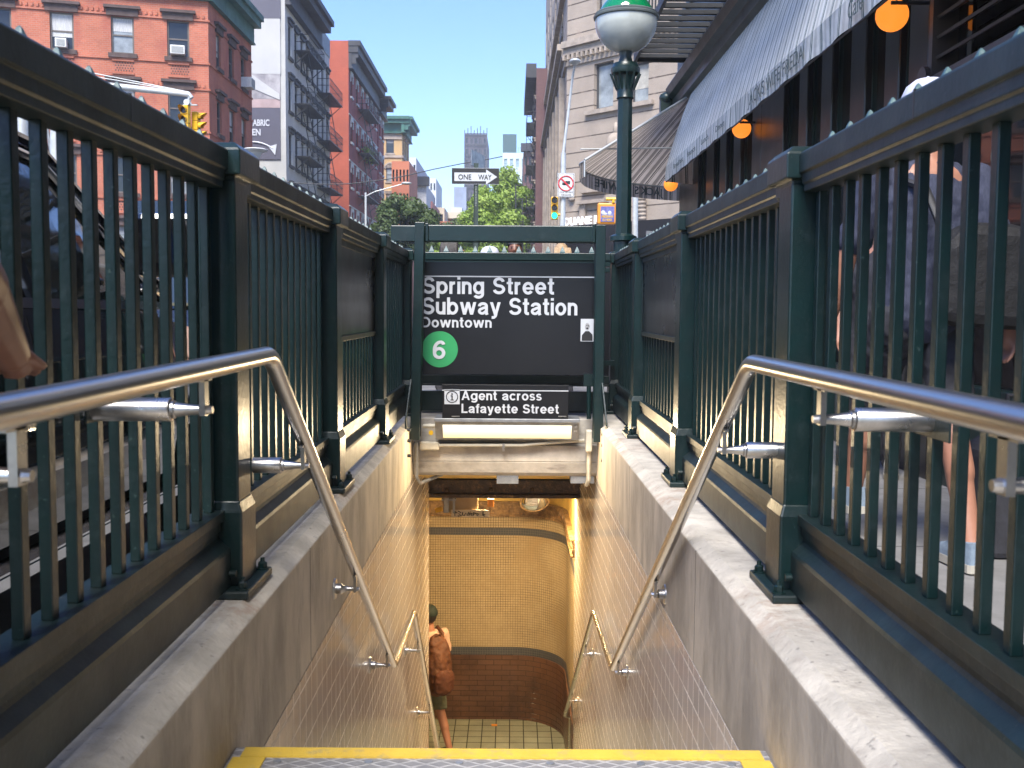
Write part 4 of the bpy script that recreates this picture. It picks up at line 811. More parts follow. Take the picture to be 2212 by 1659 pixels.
def fire_escape(parent, F, a0, a1, levels, m=DARKM, proj=1.0, dh=2.9):
    for i, z in enumerate(levels):
        pl = B(); F.box(pl, a0, a1, z - .05, z, .02, .08); F.box(pl, a0, a1, z - .07, z + .01, proj - .05, proj); F.box(pl, a0, a0 + .05, z - .06, z, .08, proj - .05); F.box(pl, a1 - .05, a1, z - .06, z, .08, proj - .05)
        k = a0 + .05
        while k < a1 - .08: F.box(pl, k + .02, k + .07, z - .04, z - .01, .08, proj - .05); k += .11
        for a in (a0 + .2, a1 - .2): pl.bar(F.pt(a, z - .06, proj - .1), F.pt(a, z - .85, .02), .05)
        fe = part('fire_escape', pl, m, parent)
        rl = B()
        for zz in (z + .5, z + .95):
            rl.bar(F.pt(a0, zz, proj - .02), F.pt(a1, zz, proj - .02), .035); rl.bar(F.pt(a0 + .01, zz, .05), F.pt(a0 + .01, zz, proj), .035); rl.bar(F.pt(a1 - .01, zz, .05), F.pt(a1 - .01, zz, proj), .035)
        n = int((a1 - a0) / .3)
        for j in range(n + 1): rl.bar(F.pt(a0 + j * (a1 - a0) / n, z, proj - .02), F.pt(a0 + j * (a1 - a0) / n, z + .95, proj - .02), .022)
        part('escape_railing', rl, m, fe)
        if i < len(levels) - 1:
            hgt = levels[i] - levels[i + 1]; ld_ = B(); p0, p1 = (a0 + .5, a1 - .6)
            for o in (.35, .75): ld_.bar(F.pt(p0, z, o), F.pt(p1, z - hgt, o), .05)
            for j in range(9): t = (j + .5) / 9; a = p0 + (p1 - p0) * t; ld_.bar(F.pt(a, z - hgt * t, .35), F.pt(a, z - hgt * t, .75), .04, .02)
            part('escape_ladder', ld_, m, fe)
def bldg(name, loc, label, cat='building', group=None): return thing(name, loc, label, cat, group)
def solid_back(mb, pts, z0, z1, mi=0):   # closing walls and roof
    for (a, b) in pts: mb.poly([(a[0], a[1], z0), (b[0], b[1], z0), (b[0], b[1], z1), (a[0], a[1], z1)], mi)

XLINE = -13.7
# --- red brick corner building
yc1 = atX(453, 300, XLINE).y; ye1 = atX(545, 300, XLINE).y
th = rad(15)
u1 = Vector((math.cos(th), math.sin(th)))
P1 = Vector((XLINE, yc1)) - u1 * 14
F1 = Fac(P1, u1); F1s = Fac((XLINE, yc1), (0, 1))
rb = bldg('brick_building', (XLINE - 6, yc1, 0), 'red brick corner building with green cornice and window air conditioners')
top1 = F1.at(420, -8)[1]; zr = [F1.at(385, 48), F1.at(385, 125)]
def rowz(pa, pb): return F1.at(385, pb)[1], F1.at(385, pa)[1]
r1 = rowz(44, 124); sh = F1.at(385, 30)[1] - F1.at(385, 180)[1]
cols = []
for px0, px1 in ((108, 160), (240, 290), (361, 409)): cols.append((F1.at(px0, 90)[0], F1.at(px1, 90)[0]))
spc = cols[1][0] - cols[0][0]; cols = [(cols[0][0] - spc, cols[0][1] - spc)] + cols; cols = [(cols[0][0] - spc, cols[0][1] - spc)] + cols
rects = [(c0, c1, r1[0] - k * sh, r1[1] - k * sh) for c0, c1 in cols for k in range(4) if r1[0] - k * sh > .8]
wl = fac_wall(F1, 14, 0, top1, rects)
scol = [(F1s.at(a, 120)[0], F1s.at(b, 120)[0]) for a, b in ((467, 477), (494, 505), (520, 530))]
s1z = (F1s.at(472, 148)[1], F1s.at(472, 75)[1]); 
srects = [(a, b, s1z[0] - k * sh, s1z[1] - k * sh) for a, b in scol for k in range(4) if s1z[0] - k * sh > .8]
W1 = ye1 - yc1; fac_wall(F1s, W1, 0, top1, srects, wl)
e0 = F1.pt(0, 0); wl.poly([F1s.pt(W1, 0), F1s.pt(W1, 0, -12), F1s.pt(W1, top1, -12), F1s.pt(W1, top1)]); wl.poly([F1.pt(0, top1), F1.pt(14, top1), F1s.pt(W1, top1), F1s.pt(W1, top1, -13)])
part('wall', wl, REDB, rb)
for i, r in enumerate(rects): window(rb, F1, r, FRAMEB, GLASSL if i % 3 == 0 else GLASSD, 'flat')
for i, r in enumerate(srects): window(rb, F1s, r, FRAMEB, GLASSD, 'flat')
bd = B()
for k in range(5):
    for zz in (r1[1] + .02 - k * sh, r1[0] - .25 - k * sh):
        if zz > 1:
            F1.box(bd, 0, 14, zz, zz + .08, 0.003, .06); F1s.box(bd, 0, W1, zz, zz + .08, .003, .06)
    zz = r1[1] + .14 - k * sh; a = .1
    while a < 13.9 and zz > 1: F1.box(bd, a, a + .09, zz, zz + .16, .003, .07); a += .22
    for c0, c1 in cols[1:]:
        zz = r1[0] - .85 - k * sh
        if zz > 1:
            F1.box(bd, c0 + .02, c1 - .02, zz + .52, zz + .6, .003, .06); F1.box(bd, c0 + .02, c1 - .02, zz - .04, zz + .04, .003, .06)
part('brick_bands', bd, REDB, rb)
lat = B()
for k in range(3):
    for c0, c1 in cols[1:]:
        zz = r1[0] - .80 - k * sh
        for q in range(7):
            for j in range(4):
                aa = c0 + .14 + q * (c1 - c0 - .28) / 6 + (j % 2) * .06; F1.box(lat, aa, aa + .05, zz + .05 + j * .11, zz + .11 + j * .11, -.01, .012)
part('terracotta_lattice', lat, BROWNT, rb)
cornice(rb, F1, 0, 14.2, top1 - .1, top1 + 1.3, .65, GREENC); cornice(rb, F1s, -.1, W1, top1 - .1, top1 + 1.3, .65, GREENC)
acl = ['boxy white air conditioner in the leftmost brick building window', 'boxy white air conditioner in the window nearest the brick building corner', 'white air conditioner jutting from the side wall of the brick building']
for (F, px0, py0, px1, py1, lb_) in ((F1, 121, 85, 146, 106, acl[0]), (F1, 368, 100, 400, 121, acl[1]), (F1s, 521, 171, 541, 196, acl[2])):
    a0, z1_ = F.at(px0, py0); a1, z0_ = F.at(px1, py1); o1 = .35
    if F is F1s: a0, a1 = scol[2][0] + .05, scol[2][1] - .05; z0_ = s1z[0] + .02; z1_ = z0_ + .5; o1 = .5
    ac = thing('air_conditioner', F.pt((a0 + a1) / 2, z0_, 0), lb_, 'air conditioner', 'window air conditioners')
    q = B(); F.box(q, a0, a1, z0_, z1_, -.12, o1); part('casing', q, ACW, ac, bevel=.02); q = B(); F.box(q, a0 + .06, a1 - .06, z0_ + .06, z1_ - .06, o1, o1 + .012)
    part('grille', q, mat('grey_grille', (.3, .31, .3), .6, var=.3, scale=40), ac)
# --- grey building with billboard
yc2 = atX(617, 200, XLINE).y; ye2 = atX(712, 200, XLINE).y
gb = bldg('grey_tenement', (XLINE - 5, yc2, 0), 'tall pale grey tenement with painted side wall and black fire escapes')
F2 = Fac((XLINE, yc2), (0, 1)); F2f = Fac((XLINE - 12, yc2), (1, 0))
top2 = F2.at(688, 50)[1] - 1.2; topb = F2.at(705, 100)[1]
wcol = [(F2.at(a, 200)[0], F2.at(a, 200)[0]) for a in (627, 640, 652.5, 663.7, 676.5, 688, 697, 707)]
wz = F2.at(627, 56)[1]; sh2 = (F2.at(627, 56)[1] - F2.at(627, 172)[1]); sp = (wcol[7][0] - wcol[0][0]) / 7; a00 = wcol[0][0]
rc2 = [(a00 + i * sp - .48, a00 + i * sp + .48, wz - k * sh2 - 1.95, wz - k * sh2) for i in range(8) for k in range(5) if wz - k * sh2 - 1.95 > .5]
Wg = ye2 - yc2; Wa = F2.at(688, 100)[0]
wm = fac_wall(F2, Wg, 0, topb - .6, [r for r in rc2 if r[3] < topb - .7]); 
fac_wall(Fac((XLINE, yc2), (0, 1)), Wa, topb - .6, top2, [], wm)
part('street_wall', wm, GREYF, gb)
sw = B(); sw.poly([F2f.pt(0, 0), F2f.pt(12, 0), F2f.pt(12, top2 + 1.2), F2f.pt(0, top2 + 1.2)]); sw.poly([F2.pt(0, top2), F2.pt(Wa, top2), F2.pt(Wa, top2, -12), F2.pt(0, top2, -12)]); sw.poly([F2.pt(Wg, 0), F2.pt(Wg, 0, -12), F2.pt(Wg, topb, -12), F2.pt(Wg, topb)])
part('side_wall', sw, GREYW, gb)
q = B(); F2.box(q, Wa + .1, Wg, topb - .6, topb + .75, -.5, .05); part('metal_parapet', q, mat('grey_parapet', (.22, .24, .24), .5), gb)
cornice(gb, F2, 0, Wa, top2 - .5, top2 + 1.3, 1.1, DARKC)
for r in rc2:
    if r[3] < topb - .7: window(gb, F2, r, FRAMED, GLASSD, 'thin', DARKC)
fire_escape(gb, F2, a00 + sp * .6, a00 + sp * 3.4, [wz - sh2 * k - 1.2 for k in range(0, 4)])
fire_escape(gb, F2, a00 + sp * 4.6, a00 + sp * 7.4, [wz - sh2 * k - 2.3 for k in range(0, 4)])
# billboard on the side wall
bb = thing('billboard', atY(580, 350, yc2 - .05), 'painted billboard with slate panels and white lettering on the grey side wall', 'billboard')
def bpan(name, px0, py0, px1, py1, m, o=.06):
    a = atY(px0, py1, yc2 - o); b = atY(px1, py0, yc2 - o); return part(name, B().box(a.x, b.x, yc2 - o - .02, yc2 - .001, a.z, b.z), m, bb)
bpan('slate_panel', 540, -60, 605, 40, BILLK); bpan('white_panel', 540, 40, 605, 160, BILLW); bpan('photo_panel', 540, 160, 605, 214, mat('billboard_photo', (.16, .15, .16), .6, var=.7, scale=1.5, bmp=0, col2=(.4, .38, .38)))
bpan('pink_panel', 540, 214, 605, 233, BILLP); bpan('lower_slate_panel', 540, 233, 605, 344, BILLK)
a, b, c_ = atY(556, 155, yc2 - .12), atY(604, 212, yc2 - .12), atY(556, 180, yc2 - .12); part('white_shape', B().prism([(a.x - 1, a.z + .3), (b.x, b.z + .25), (b.x, b.z - .1), (c_.x - 1, c_.z)], yc2 - .12, yc2 - .085), BILLW, bb)
part('lettering', text_px('ABRIC', 546, 582, 271.5, 257.5, yc2 - .10, bold=.03, depth=.01), WHITE, bb); part('lettering', text_px('EN', 545, 563, 292, 278, yc2 - .10, bold=.03, depth=.01), WHITE, bb)
ar = [atY(546 + i * 4.3, 306.5 + (i / 10) ** 2 * 14, yc2 - .11) for i in range(11)]; mbb = B().tube(ar, .05, 6); e = ar[-1]; mbb.prism([(e.x - .25, e.z + .1), (e.x + .25, e.z + .25), (e.x + .15, e.z - .4)], yc2 - .13, yc2 - .09); part('curved_arrow', mbb, WHITE, bb)
# --- red building
def row_building(name, label, px0, px1, pyc, Htop, wmat, smat, cmat, ncols, wrow, fe=None, lint='white', lm=ACW, cproj=1.0, nrow=6, sidew=3.0, ch=1.5, glass=GLASSD, ww=.5, wh=1.7):
    y0, y1 = atX(px0, pyc, XLINE).y, atX(px1, pyc, XLINE).y; F = Fac((XLINE, y0), (0, 1)); W = y1 - y0
    rt = bldg(name, (XLINE - 4, y0, 0), label)
    shh = wrow; rc = []
    for i in range(ncols):
        a = (i + .5) * W / ncols
        for k in range(nrow):
            z1_ = Htop - ch - .5 - k * shh
            if z1_ - wh > .5: rc.append((a - ww, a + ww, z1_ - wh, z1_))
    part('street_wall', fac_wall(F, W, 0, Htop, rc), wmat, rt)
    Fs = Fac((XLINE - 10, y0), (1, 0)); s_ = B(); s_.poly([Fs.pt(0, 0), Fs.pt(10, 0), Fs.pt(10, Htop + .2), Fs.pt(10 - sidew, Htop + .2), Fs.pt(10 - sidew, Htop - 1.2), Fs.pt(0, Htop - 1.2)]); s_.poly([F.pt(0, Htop), F.pt(W, Htop), F.pt(W, Htop, -10), F.pt(0, Htop, -10)]); s_.poly([F.pt(W, 0), F.pt(W, 0, -10), F.pt(W, Htop, -10), F.pt(W, Htop)])
    part('side_wall', s_, smat, rt)
    for r in rc: window(rt, F, r, FRAMED, glass, lint, lm)
    cornice(rt, F, 0, W, Htop - ch, Htop + .2, cproj, cmat)
    if fe: fire_escape(rt, F, *fe(W), [Htop - ch - .5 - wh - .3 - k * shh for k in range(nrow - 1)])
    return rt, F, W, y0
H4 = Fac((XLINE, atX(753, 200, XLINE).y), (0, 1)).at(768, 118)[1]
r4, F4, W4, y4 = row_building('red_tenement', 'red painted tenement with orange side wall and black bracketed cornice', 753, 815, 200, H4, REDP, ORANGEW, DARKC, 6, H4 * .165, fe=lambda W: (W * .28, W * .66), sidew=2.2, ch=1.9)
fl = B()
for k in range(1, 7):
    z_ = H4 - 2.6 - k * H4 * .165 + .6; F4.box(fl, 0, W4, z_, z_ + .07, .003, .08)
part('white_string_course', fl, ACW, r4)
H5 = Fac((XLINE, atX(826, 225, XLINE).y), (0, 1)).at(826, 226)[1]
row_building('narrow_brick_tenement', 'narrow dark red tenement with charcoal cornice beside the tan building', 817, 829, 225, H5, REDP, REDP, DARKC, 2, 3.6, sidew=9, cproj=1.3, nrow=5)
# plants on red fire escape
plp = F4.pt(W4 * .47, H4 - 1.9 - .5 - 1.7 - .3 - H4 * .165, .5)
pl_ = B()
for _ in range(260):
    p = plp + Vector((random.gauss(0, .2), random.gauss(0, .9), .35 + random.gauss(0, .28))); t = random.random() * 6.3; a_ = Vector((math.cos(t), math.sin(t), random.uniform(-.6, .6))) * .12; b_ = Vector((random.uniform(-1, 1), random.uniform(-1, 1), 1)) * .09; pl_.poly([p - a_, p - b_, p + a_, p + b_])
pp_ = thing('potted_plants', plp, 'leafy potted plants crowded on the red tenement fire escape', 'plant'); part('foliage', pl_, LEAFL, pp_); part('planter', B().box(plp.x - .25, plp.x + .25, plp.y - 1, plp.y + 1, plp.z, plp.z + .25), BROWNT, pp_)
# --- tan brick
y5, = [atX(868.6, 400, XLINE).y]
tb = bldg('tan_brick_building', (XLINE - 3, y5, 0), 'tan brick building with arched window and green copper cornice')
Ft = Fac((XLINE - 8, y5), (1, 0)); Fts = Fac((XLINE, y5), (0, 1)); Ht = Ft.at(850, 283)[1]
tw = [(Ft.at(831, 345)[0], Ft.at(856, 345)[0], Ft.at(843, 372)[1], Ft.at(843, 333)[1])]
ta = [Ft.at(834, 300)[0], Ft.at(851, 300)[0]]
rts = [(ta[0], ta[1], Ft.at(843, 331)[1], Ft.at(843, 295)[1]), (ta[0], ta[1], Ft.at(843, 392)[1], Ft.at(843, 362)[1]), (ta[0], ta[1], Ft.at(843, 445)[1], Ft.at(843, 418)[1])]
tm = fac_wall(Ft, 8, 0, Ht, rts); sr = [(1.5 + i * 2.2, 2.5 + i * 2.2, r[2], r[3]) for i in range(3) for r in rts]; fac_wall(Fts, 8.5, 0, Ht, sr, tm); part('wall', tm, TANB, tb)
for i, r in enumerate(rts): window(tb, Ft, r, FRAMED, GLASSL if i else GLASSD, 'thin', SANDP)
am = B(); ac_, az_ = (ta[0] + ta[1]) / 2, rts[1][3]; rr_ = (ta[1] - ta[0]) / 2
for i in range(10):
    t0, t1 = math.pi * i / 10, math.pi * (i + 1) / 10; am.bar(Ft.pt(ac_ + (rr_ + .15) * math.cos(t0), az_ - .1 + (rr_ + .15) * math.sin(t0), .08), Ft.pt(ac_ + (rr_ + .15) * math.cos(t1), az_ - .1 + (rr_ + .15) * math.sin(t1), .08), .3, .15)
part('window_arch', am, SANDP, tb)
for i, r in enumerate(sr): window(tb, Fts, r, FRAMED, GLASSD, 'thin', SANDP)
sb_ = B(); Ft.box(sb_, 0, 8, rts[1][3] + 1.2, rts[1][3] + 1.5, .003, .15); Ft.box(sb_, 0, 8, Ht - 1.0, Ht - .5, .003, .15); Fts.box(sb_, 0, 8.5, rts[1][3] + 1.2, rts[1][3] + 1.5, .003, .15); part('stone_band', sb_, SANDP, tb)
cornice(tb, Ft, 0, 8.9, Ht - .2, Ht + 1.6, 1.4, GREENC); cornice(tb, Fts, -1, 8.5, Ht - .2, Ht + 1.6, 1.4, GREENC)
# --- generic distant blocks
def block(name, label, px0, px1, pyt, Y, dp, wmat, roof=None, rows=6, cols_=3, frame=FRAMED, glass=GLASSD, group=None, win=True, extra=None):
    a = atY(px0, pyt, Y); b = atY(px1, pyt, Y); rt = bldg(name, (a.x, Y, 0), label, group=group); F = Fac((a.x, Y), (1, 0)); W = b.x - a.x; rc = []
    if win:
        fh = a.z / (rows + .6)
        for i in range(cols_):
            for k in range(rows):
                ca = (i + .5) * W / cols_; z1_ = a.z - fh * (k + .35); rc.append((ca - W / cols_ * .26, ca + W / cols_ * .26, z1_ - fh * .5, z1_))
    mb = fac_wall(F, W, 0, a.z, rc, depth=.3)
    for (p, q) in (((a.x, Y), (a.x, Y + dp)), ((b.x, Y), (b.x, Y + dp)), ((a.x, Y + dp), (b.x, Y + dp))): mb.poly([(p[0], p[1], 0), (q[0], q[1], 0), (q[0], q[1], a.z), (p[0], p[1], a.z)])
    mb.poly([(a.x, Y, a.z), (b.x, Y, a.z), (b.x, Y + dp, a.z), (a.x, Y + dp, a.z)]); part('wall', mb, wmat, rt)
    for r in rc:
        g = B(); g.poly([F.pt(r[0], r[2], -.28), F.pt(r[1], r[2], -.28), F.pt(r[1], r[3], -.28), F.pt(r[0], r[3], -.28)]); F.box(g, r[0], r[1], (r[2] + r[3]) / 2 - .04, (r[2] + r[3]) / 2 + .04, -.27, -.22); part('window', g, glass, rt)
    if roof: q = B(); F.box(q, -.4, W + .4, a.z - .2, a.z + .9, -.3, .9); part('cornice', q, roof, rt)
    return rt, F, W, a.z
PALEB = mat('pale_grey_block', (.50, .52, .54), .8, var=.12, scale=.1); TEALB = mat('pale_teal_glass', (.52, .62, .62), .5, var=.15, scale=.1); PINKB = mat('pink_stucco', (.50, .20, .16), .8, var=.2, scale=.1)
REDF = mat('faded_red_brick', (.50, .17, .09), .8, var=.2, scale=.1); CREAMB = mat('cream_block', (.55, .48, .36), .8, var=.15, scale=.1); SCAFM = mat('scaffold_purple_grey', (.115, .095, .115), .8, var=.45, scale=.25); SCAFB = mat('scaffold_netting', (.27, .31, .40), .8, var=.25, scale=.2)
block('small_red_tenement', 'small red tenement just past the tan brick building', 846, 884, 348, 118, 10, REDF, None, 6, 5)
block('pale_tenement', 'pale grey tenement rising behind the green cornice', 884, 899, 340, 150, 20, PALEB, None, 7, 2)
block('white_building', 'white plaster building with blank front above the dark tree', 898, 921, 398, 135, 14, mat('white_plaster', (.58, .57, .56), .8), DARKC, 6, 2, win=False)
block('pink_building', 'narrow pink stucco building', 917, 934, 435, 142, 14, PINKB, None, 5, 1)
block('pale_glass_block', 'pale grey block furthest along the left side of the street', 921, 942, 385, 240, 20, PALEB, None, 9, 3)
block('gabled_cream_house', 'cream building behind the pink one', 932, 960, 448, 170, 14, CREAMB, None, 5, 2)
block('red_brick_house', 'faded red brick building low at the end of the street', 938, 985, 478, 160, 14, REDF, None, 4, 3, win=False)
block('brick_apartment_house', 'faded orange brick apartment house right of the pink building', 963, 1003, 470, 180, 14, REDF, CREAMB, 4, 3)
block('grey_roof_block', 'small grey block with roof tank between street and clouds', 975, 998, 448, 230, 18, PALEB, None, 6, 2)
tw_, Fq, Wq, zq = block('scaffolded_tower', 'tall tower wrapped in dark scaffold netting in the distance', 1004, 1052, 290, 320, 30, SCAFM, None, 16, 5)
q = B()
for i in range(8): Fq.box(q, i * Wq / 7 - .12, i * Wq / 7 + .12, 0, zq + 1.2 + (i % 3) * .6, .3, .6)
for k in range(16): Fq.box(q, 0, Wq, zq - k * 3.2, zq - k * 3.2 + .25, .3, .6)
part('scaffolding', q, FRAMED, tw_); q = B(); Fq.box(q, -3.2, .6, 0, zq - 16, -8, .9); Fq.box(q, Wq * .38, Wq * .98, zq - 5, zq + .3, .61, .8) if False else None; part('blue_netting', q, SCAFB, tw_)
gb2, Fq, Wq, zq = block('white_glass_tower', 'pale white and teal apartment tower with dark rooftop box', 1086, 1150, 330, 260, 25, TEALB, None, 9, 5, glass=mat('pale_blue_pane', (.3, .4, .43), .2))
q = B(); Fq.box(q, 0, 3.4, zq, zq + 4.6, -6, -.2); part('rooftop_box', q, mat('dark_teal_box', (.045, .10, .10), .6), gb2); q = B()
for i in range(9): Fq.box(q, 3.8 + i * 1.0, 3.86 + i * 1.0, zq, zq + 1.3, -.3, -.22)
Fq.box(q, 3.6, Wq, zq + 1.25, zq + 1.32, -.3, -.22); part('roof_railing', q, FRAMED, gb2)
block('cream_low_block', 'low cream building under the white tower', 1040, 1090, 425, 200, 14, CREAMB, None, 5, 4)

# --- right side: sandstone building with chamfered corner
XRL = 2.9; ysc = atX(1222, 400, XRL).y
uc = Vector((.68, -.73)).normalized()
sb2 = bldg('sandstone_building', (XRL + 4, ysc, 0), 'tan sandstone corner building with rusticated blocks and carved doorway')
FC = Fac((XRL, ysc), uc); FSr = Fac((XRL, ysc + 40), (0, -1))
Hs = 30
def fr_(F, px0, px1, py0, py1): pm = (px0 + px1) / 2; return (F.at(px0, (py0 + py1) / 2)[0], F.at(px1, (py0 + py1) / 2)[0], F.at(pm, py1)[1], F.at(pm, py0)[1])
sr1 = [fr_(FC, 1283, 1325, 134, 234), fr_(FC, 1362, 1401, 134, 220), fr_(FC, 1290, 1330, -120, 45), fr_(FC, 1362, 1405, -120, 25)]
part('corner_wall', fac_wall(FC, 14, 0, Hs, sr1, depth=.35), SAND, sb2)
for r in sr1: window(sb2, FC, r, FRAMED, GLASSL, None, SANDP, sill=False, depth=.3, mull=False)
q = B(); r = sr1[0]; FC.box(q, r[0] - .5, sr1[1][1] + .4, r[2] - .25, r[2] - .02, .003, .22)
zc1 = FC.at(1240, 105)[1]
for dz_, h_2, pj in ((0, .35, .5), (-.35, .34, .3), (-.9, .5, .12)): FC.box(q, -.0, 14, zc1 + dz_, zc1 + dz_ + h_2, .003, pj)
zc2 = FC.at(1260, 480)[1]
k = 0.
while k < 13.8: FC.box(q, k, k + .14, zc1 - .62, zc1 - .36, .12, .38); k += .34
part('cornice_band', q, SANDP, sb2)
q = B(); a0_, z_a = FC.at(1228, 455)[0], FC.at(1260, 448)[1]
dr = fr_(FC, 1268, 1300, 440, 520)
FC.box(q, dr[0] - .5, dr[1] + .5, dr[3], dr[3] + .18, .003, .4); FC.box(q, dr[0] - .4, dr[0], 3, dr[3], .003, .2); FC.box(q, dr[1], dr[1] + .4, 3, dr[3], .003, .2); FC.box(q, dr[0] - .3, dr[1] + .3, dr[3] + .6, dr[3] + .75, .003, .3)
for pxs in ((1238, 395, 430), (1392, 430, 480)):
    a_, z2_ = FC.at(pxs[0], pxs[1]); z1_ = FC.at(pxs[0], pxs[2])[1]
    q2 = B()
    for i in range(7): t = i / 6; p = FC.pt(a_, z2_ + (z1_ - z2_) * t, .35 - .25 * t); q2.ball(p, (.32 - .12 * t, .3 - .1 * t, .16), 12)
    part('carved_bracket', q2, SANDP, sb2, smooth=60)
part('carved_ornament', q, SANDP, sb2, smooth=60); q = B(); c_ = FC.pt(*FC.at(1334, 312), .15); q.ball(c_, (.5, .3, .62), 14); q.ball(c_ + Vector((0, 0, .8)), (.16, .15, .35), 10)
part('carved_ornament', q, SANDP, sb2, smooth=60)
# street side of the sandstone building
q = B(); rcs = []
for i in range(7):
    for k_ in range(8): rcs.append((1.6 + i * 5.2, 3.9 + i * 5.2, 4.2 + k_ * 3.3, 6.4 + k_ * 3.3))
part('street_wall', fac_wall(FSr, 40, 0, Hs, [r for r in rcs if r[3] < Hs - .5]), SAND, sb2)
for r in rcs[-24:]:
    if r[3] < Hs - .5: window(sb2, FSr, r, FRAMED, GLASSD, None, SANDP)
q = B()
for zz, pj in ((zc1, .55), (zc1 - .35, .3), (zc1 - .9, .15), (zc1 + 3.6, .3), (zc1 - 6.0, .2), (4.2, .4)): FSr.box(q, 0, 40, zz, zz + .34, .003, pj)
for i in range(8): FSr.box(q, .3 + i * 5.2, 1.1 + i * 5.2, 0, zc1 - .95, .003, .32)
part('pilasters', q, SANDP, sb2)
# DUANE sign
ds = thing('shop_sign', FC.pt(3, 3, .5), 'black shop fascia with bold white lettering on the sandstone corner', 'sign')
a0_, zt_ = FC.at(1222, 470); a1_ = FC.at(1300, 470)[0]; zb2 = FC.at(1250, 520)[1]
q = B(); FC.box(q, a0_ - .1, 9, zb2 - 1.6, FC.at(1250, 489)[1], .25, .6); part('fascia', q, STOREK, ds)
p0 = FC.pt(FC.at(1236, 489)[0], FC.at(1236, 489)[1], .62); wL = FC.at(1292, 480)[0] - FC.at(1221, 480)[0]
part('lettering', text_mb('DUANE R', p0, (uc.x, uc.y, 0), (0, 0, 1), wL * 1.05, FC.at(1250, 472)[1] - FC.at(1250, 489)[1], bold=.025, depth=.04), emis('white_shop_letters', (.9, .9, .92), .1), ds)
# --- plum building with fire escapes beyond, and dark corniced one
FP = Fac((XRL, atX(1151, 300, XRL).y), (0, -1)); WP = FP.P.y - (ysc + 40) - .02
if WP < 5: WP = 20
pb = bldg('plum_brick_building', (XRL + 3, FP.P.y, 0), 'narrow plum brick tenement with iron balconies beyond the sandstone building')
XP = 1.95; yP0 = 92; yP1 = atX(1150, 300, XP).y
FP = Fac((XP, yP1), (0, -1)); WP = yP1 - yP0; HP = atX(1163, 108, XP).z
rc = [(WP * (i + .5) / 4 - 1, WP * (i + .5) / 4 + 1, HP - 2.4 - k_ * 3.7 - 1.7, HP - 2.4 - k_ * 3.7) for i in range(4) for k_ in range(6)]
pm_ = fac_wall(FP, WP, 0, HP, rc); pm_.poly([(XP, yP0, 0), (XP + 9, yP0, 0), (XP + 9, yP0, HP), (XP, yP0, HP)]); part('wall', pm_, PLUM, pb)
for r in rc: window(pb, FP, r, FRAMED, GLASSD, 'thin', SANDP)
q = B(); FP.box(q, 0, WP, HP - .8, HP + .4, .003, .9); part('cornice', q, DARKC, pb)
fire_escape(pb, FP, WP * .55, WP * .95, [HP - 4.5 - 3.7 * k_ for k_ in range(6)], proj=.8)
block('dark_cornice_tenement', 'red brown tenement with heavy dark cornice at the right end of the street', 1131, 1150, 325, 150, 20, PLUM, DARKC, 9, 2)
vs_ = thing('vertical_shop_sign', atY(1124, 500, 85), 'black vertical blade sign with white letters hung by the trees', 'sign')
a, b = atY(1116, 520, 85), atY(1131, 480, 85); part('sign_board', B().box(a.x, b.x, 85, 85.2, a.z - 1, b.z), STOREK, vs_); part('lettering', text_px('L', 1120, 1127, 496, 484, 84.97, bold=.04, depth=.02), WHITE, vs_); part('lettering', text_px('S', 1120, 1127, 545, 533, 84.97, bold=.04, depth=.02), WHITE, vs_)
q = B()
for py in (400, 430, 460, 478): p, p2 = atY(1112, py, 85), atY(1131, py, 85); q.bar(p, p2, .08)
p, p2 = atY(1114, 400, 85), atY(1114, 480, 85); q.bar(p, p2, .1); p, p2 = atY(1128, 430, 85), atY(1128, 480, 85); q.bar(p, p2, .1); part('sign_bracket', q, DARKM, vs_)

# ================================================================== RESTAURANT (right)
XF = 2.6
rs_ = bldg('restaurant_building', (4.5, 5, 0), 'corner restaurant building with dark green storefront and striped awning', 'building')
mull_px = [(1475, 1515), (1533, 1549), (1562, 1576), (1592, 1607), (1632, 1652), (1652, 1700), (1733, 1751), (1781, 1804), (1844, 1876), (1918, 1949), (1970, 2013), (2013, 2040)]
q = B(); ysp = []
for a, b in mull_px: ya, yb = atX(a, 400, XF).y, atX(b, 400, XF).y; ysp.append((yb, ya)); q.box(XF - .05, XF + .1, yb, ya, .0, 3.6)
yy = 5.1
while yy > -6: q.box(XF - .05, XF + .1, yy - .15, yy, 0, 3.6); ysp.append((yy - .15, yy)); yy -= 1.15
part('storefront_mullions', q, STOREK, rs_, bevel=.01)
yfar = ysp[0][1]
part('bulkhead', B().box(XF - .03, XF + .12, -6, yfar, 0, .55).box(XF - .06, XF + .1, -6, yfar, .55, .62).box(XF - .02, XF + .1, -6, yfar, 3.3, 3.6), FOREST, rs_, bevel=.005)
ysp.sort()
for i in range(len(ysp) - 1):
    y0_, y1_ = ysp[i][1], ysp[i + 1][0]
    if y1_ - y0_ < .05: continue
    w_ = part('window', B().box(XF, XF + .05, y0_, y0_ + .03, .62, 3.3).box(XF, XF + .05, y1_ - .03, y1_, .62, 3.3).box(XF, XF + .05, y0_, y1_, 2.35, 2.41), FOREST, rs_)
    part('pane', B().poly([(XF + .03, y0_, .62), (XF + .03, y1_, .62), (XF + .03, y1_, 3.3), (XF + .03, y0_, 3.3)]), SHOPG, w_)
lv = B(); z_ = 2.42
while z_ < 4.4: lv.obox((XF - .09, 1.6, z_), (.055, 0, .03), (0, 4.55, 0), (-.004, 0, .008)); z_ += .115
part('louvered_shutter', lv, BROWNL, rs_); part('shutter_rail', B().box(XF - .17, XF - .12, -3, 6.15, 2.30, 2.40).box(XF - .17, XF - .02, 6.15, 6.2, 2.3, 4.4).tube([(XF - .2, 6.22, 2.4), (XF - .1, 6.22, 2.4)], .07, 16), BROWNL, rs_)
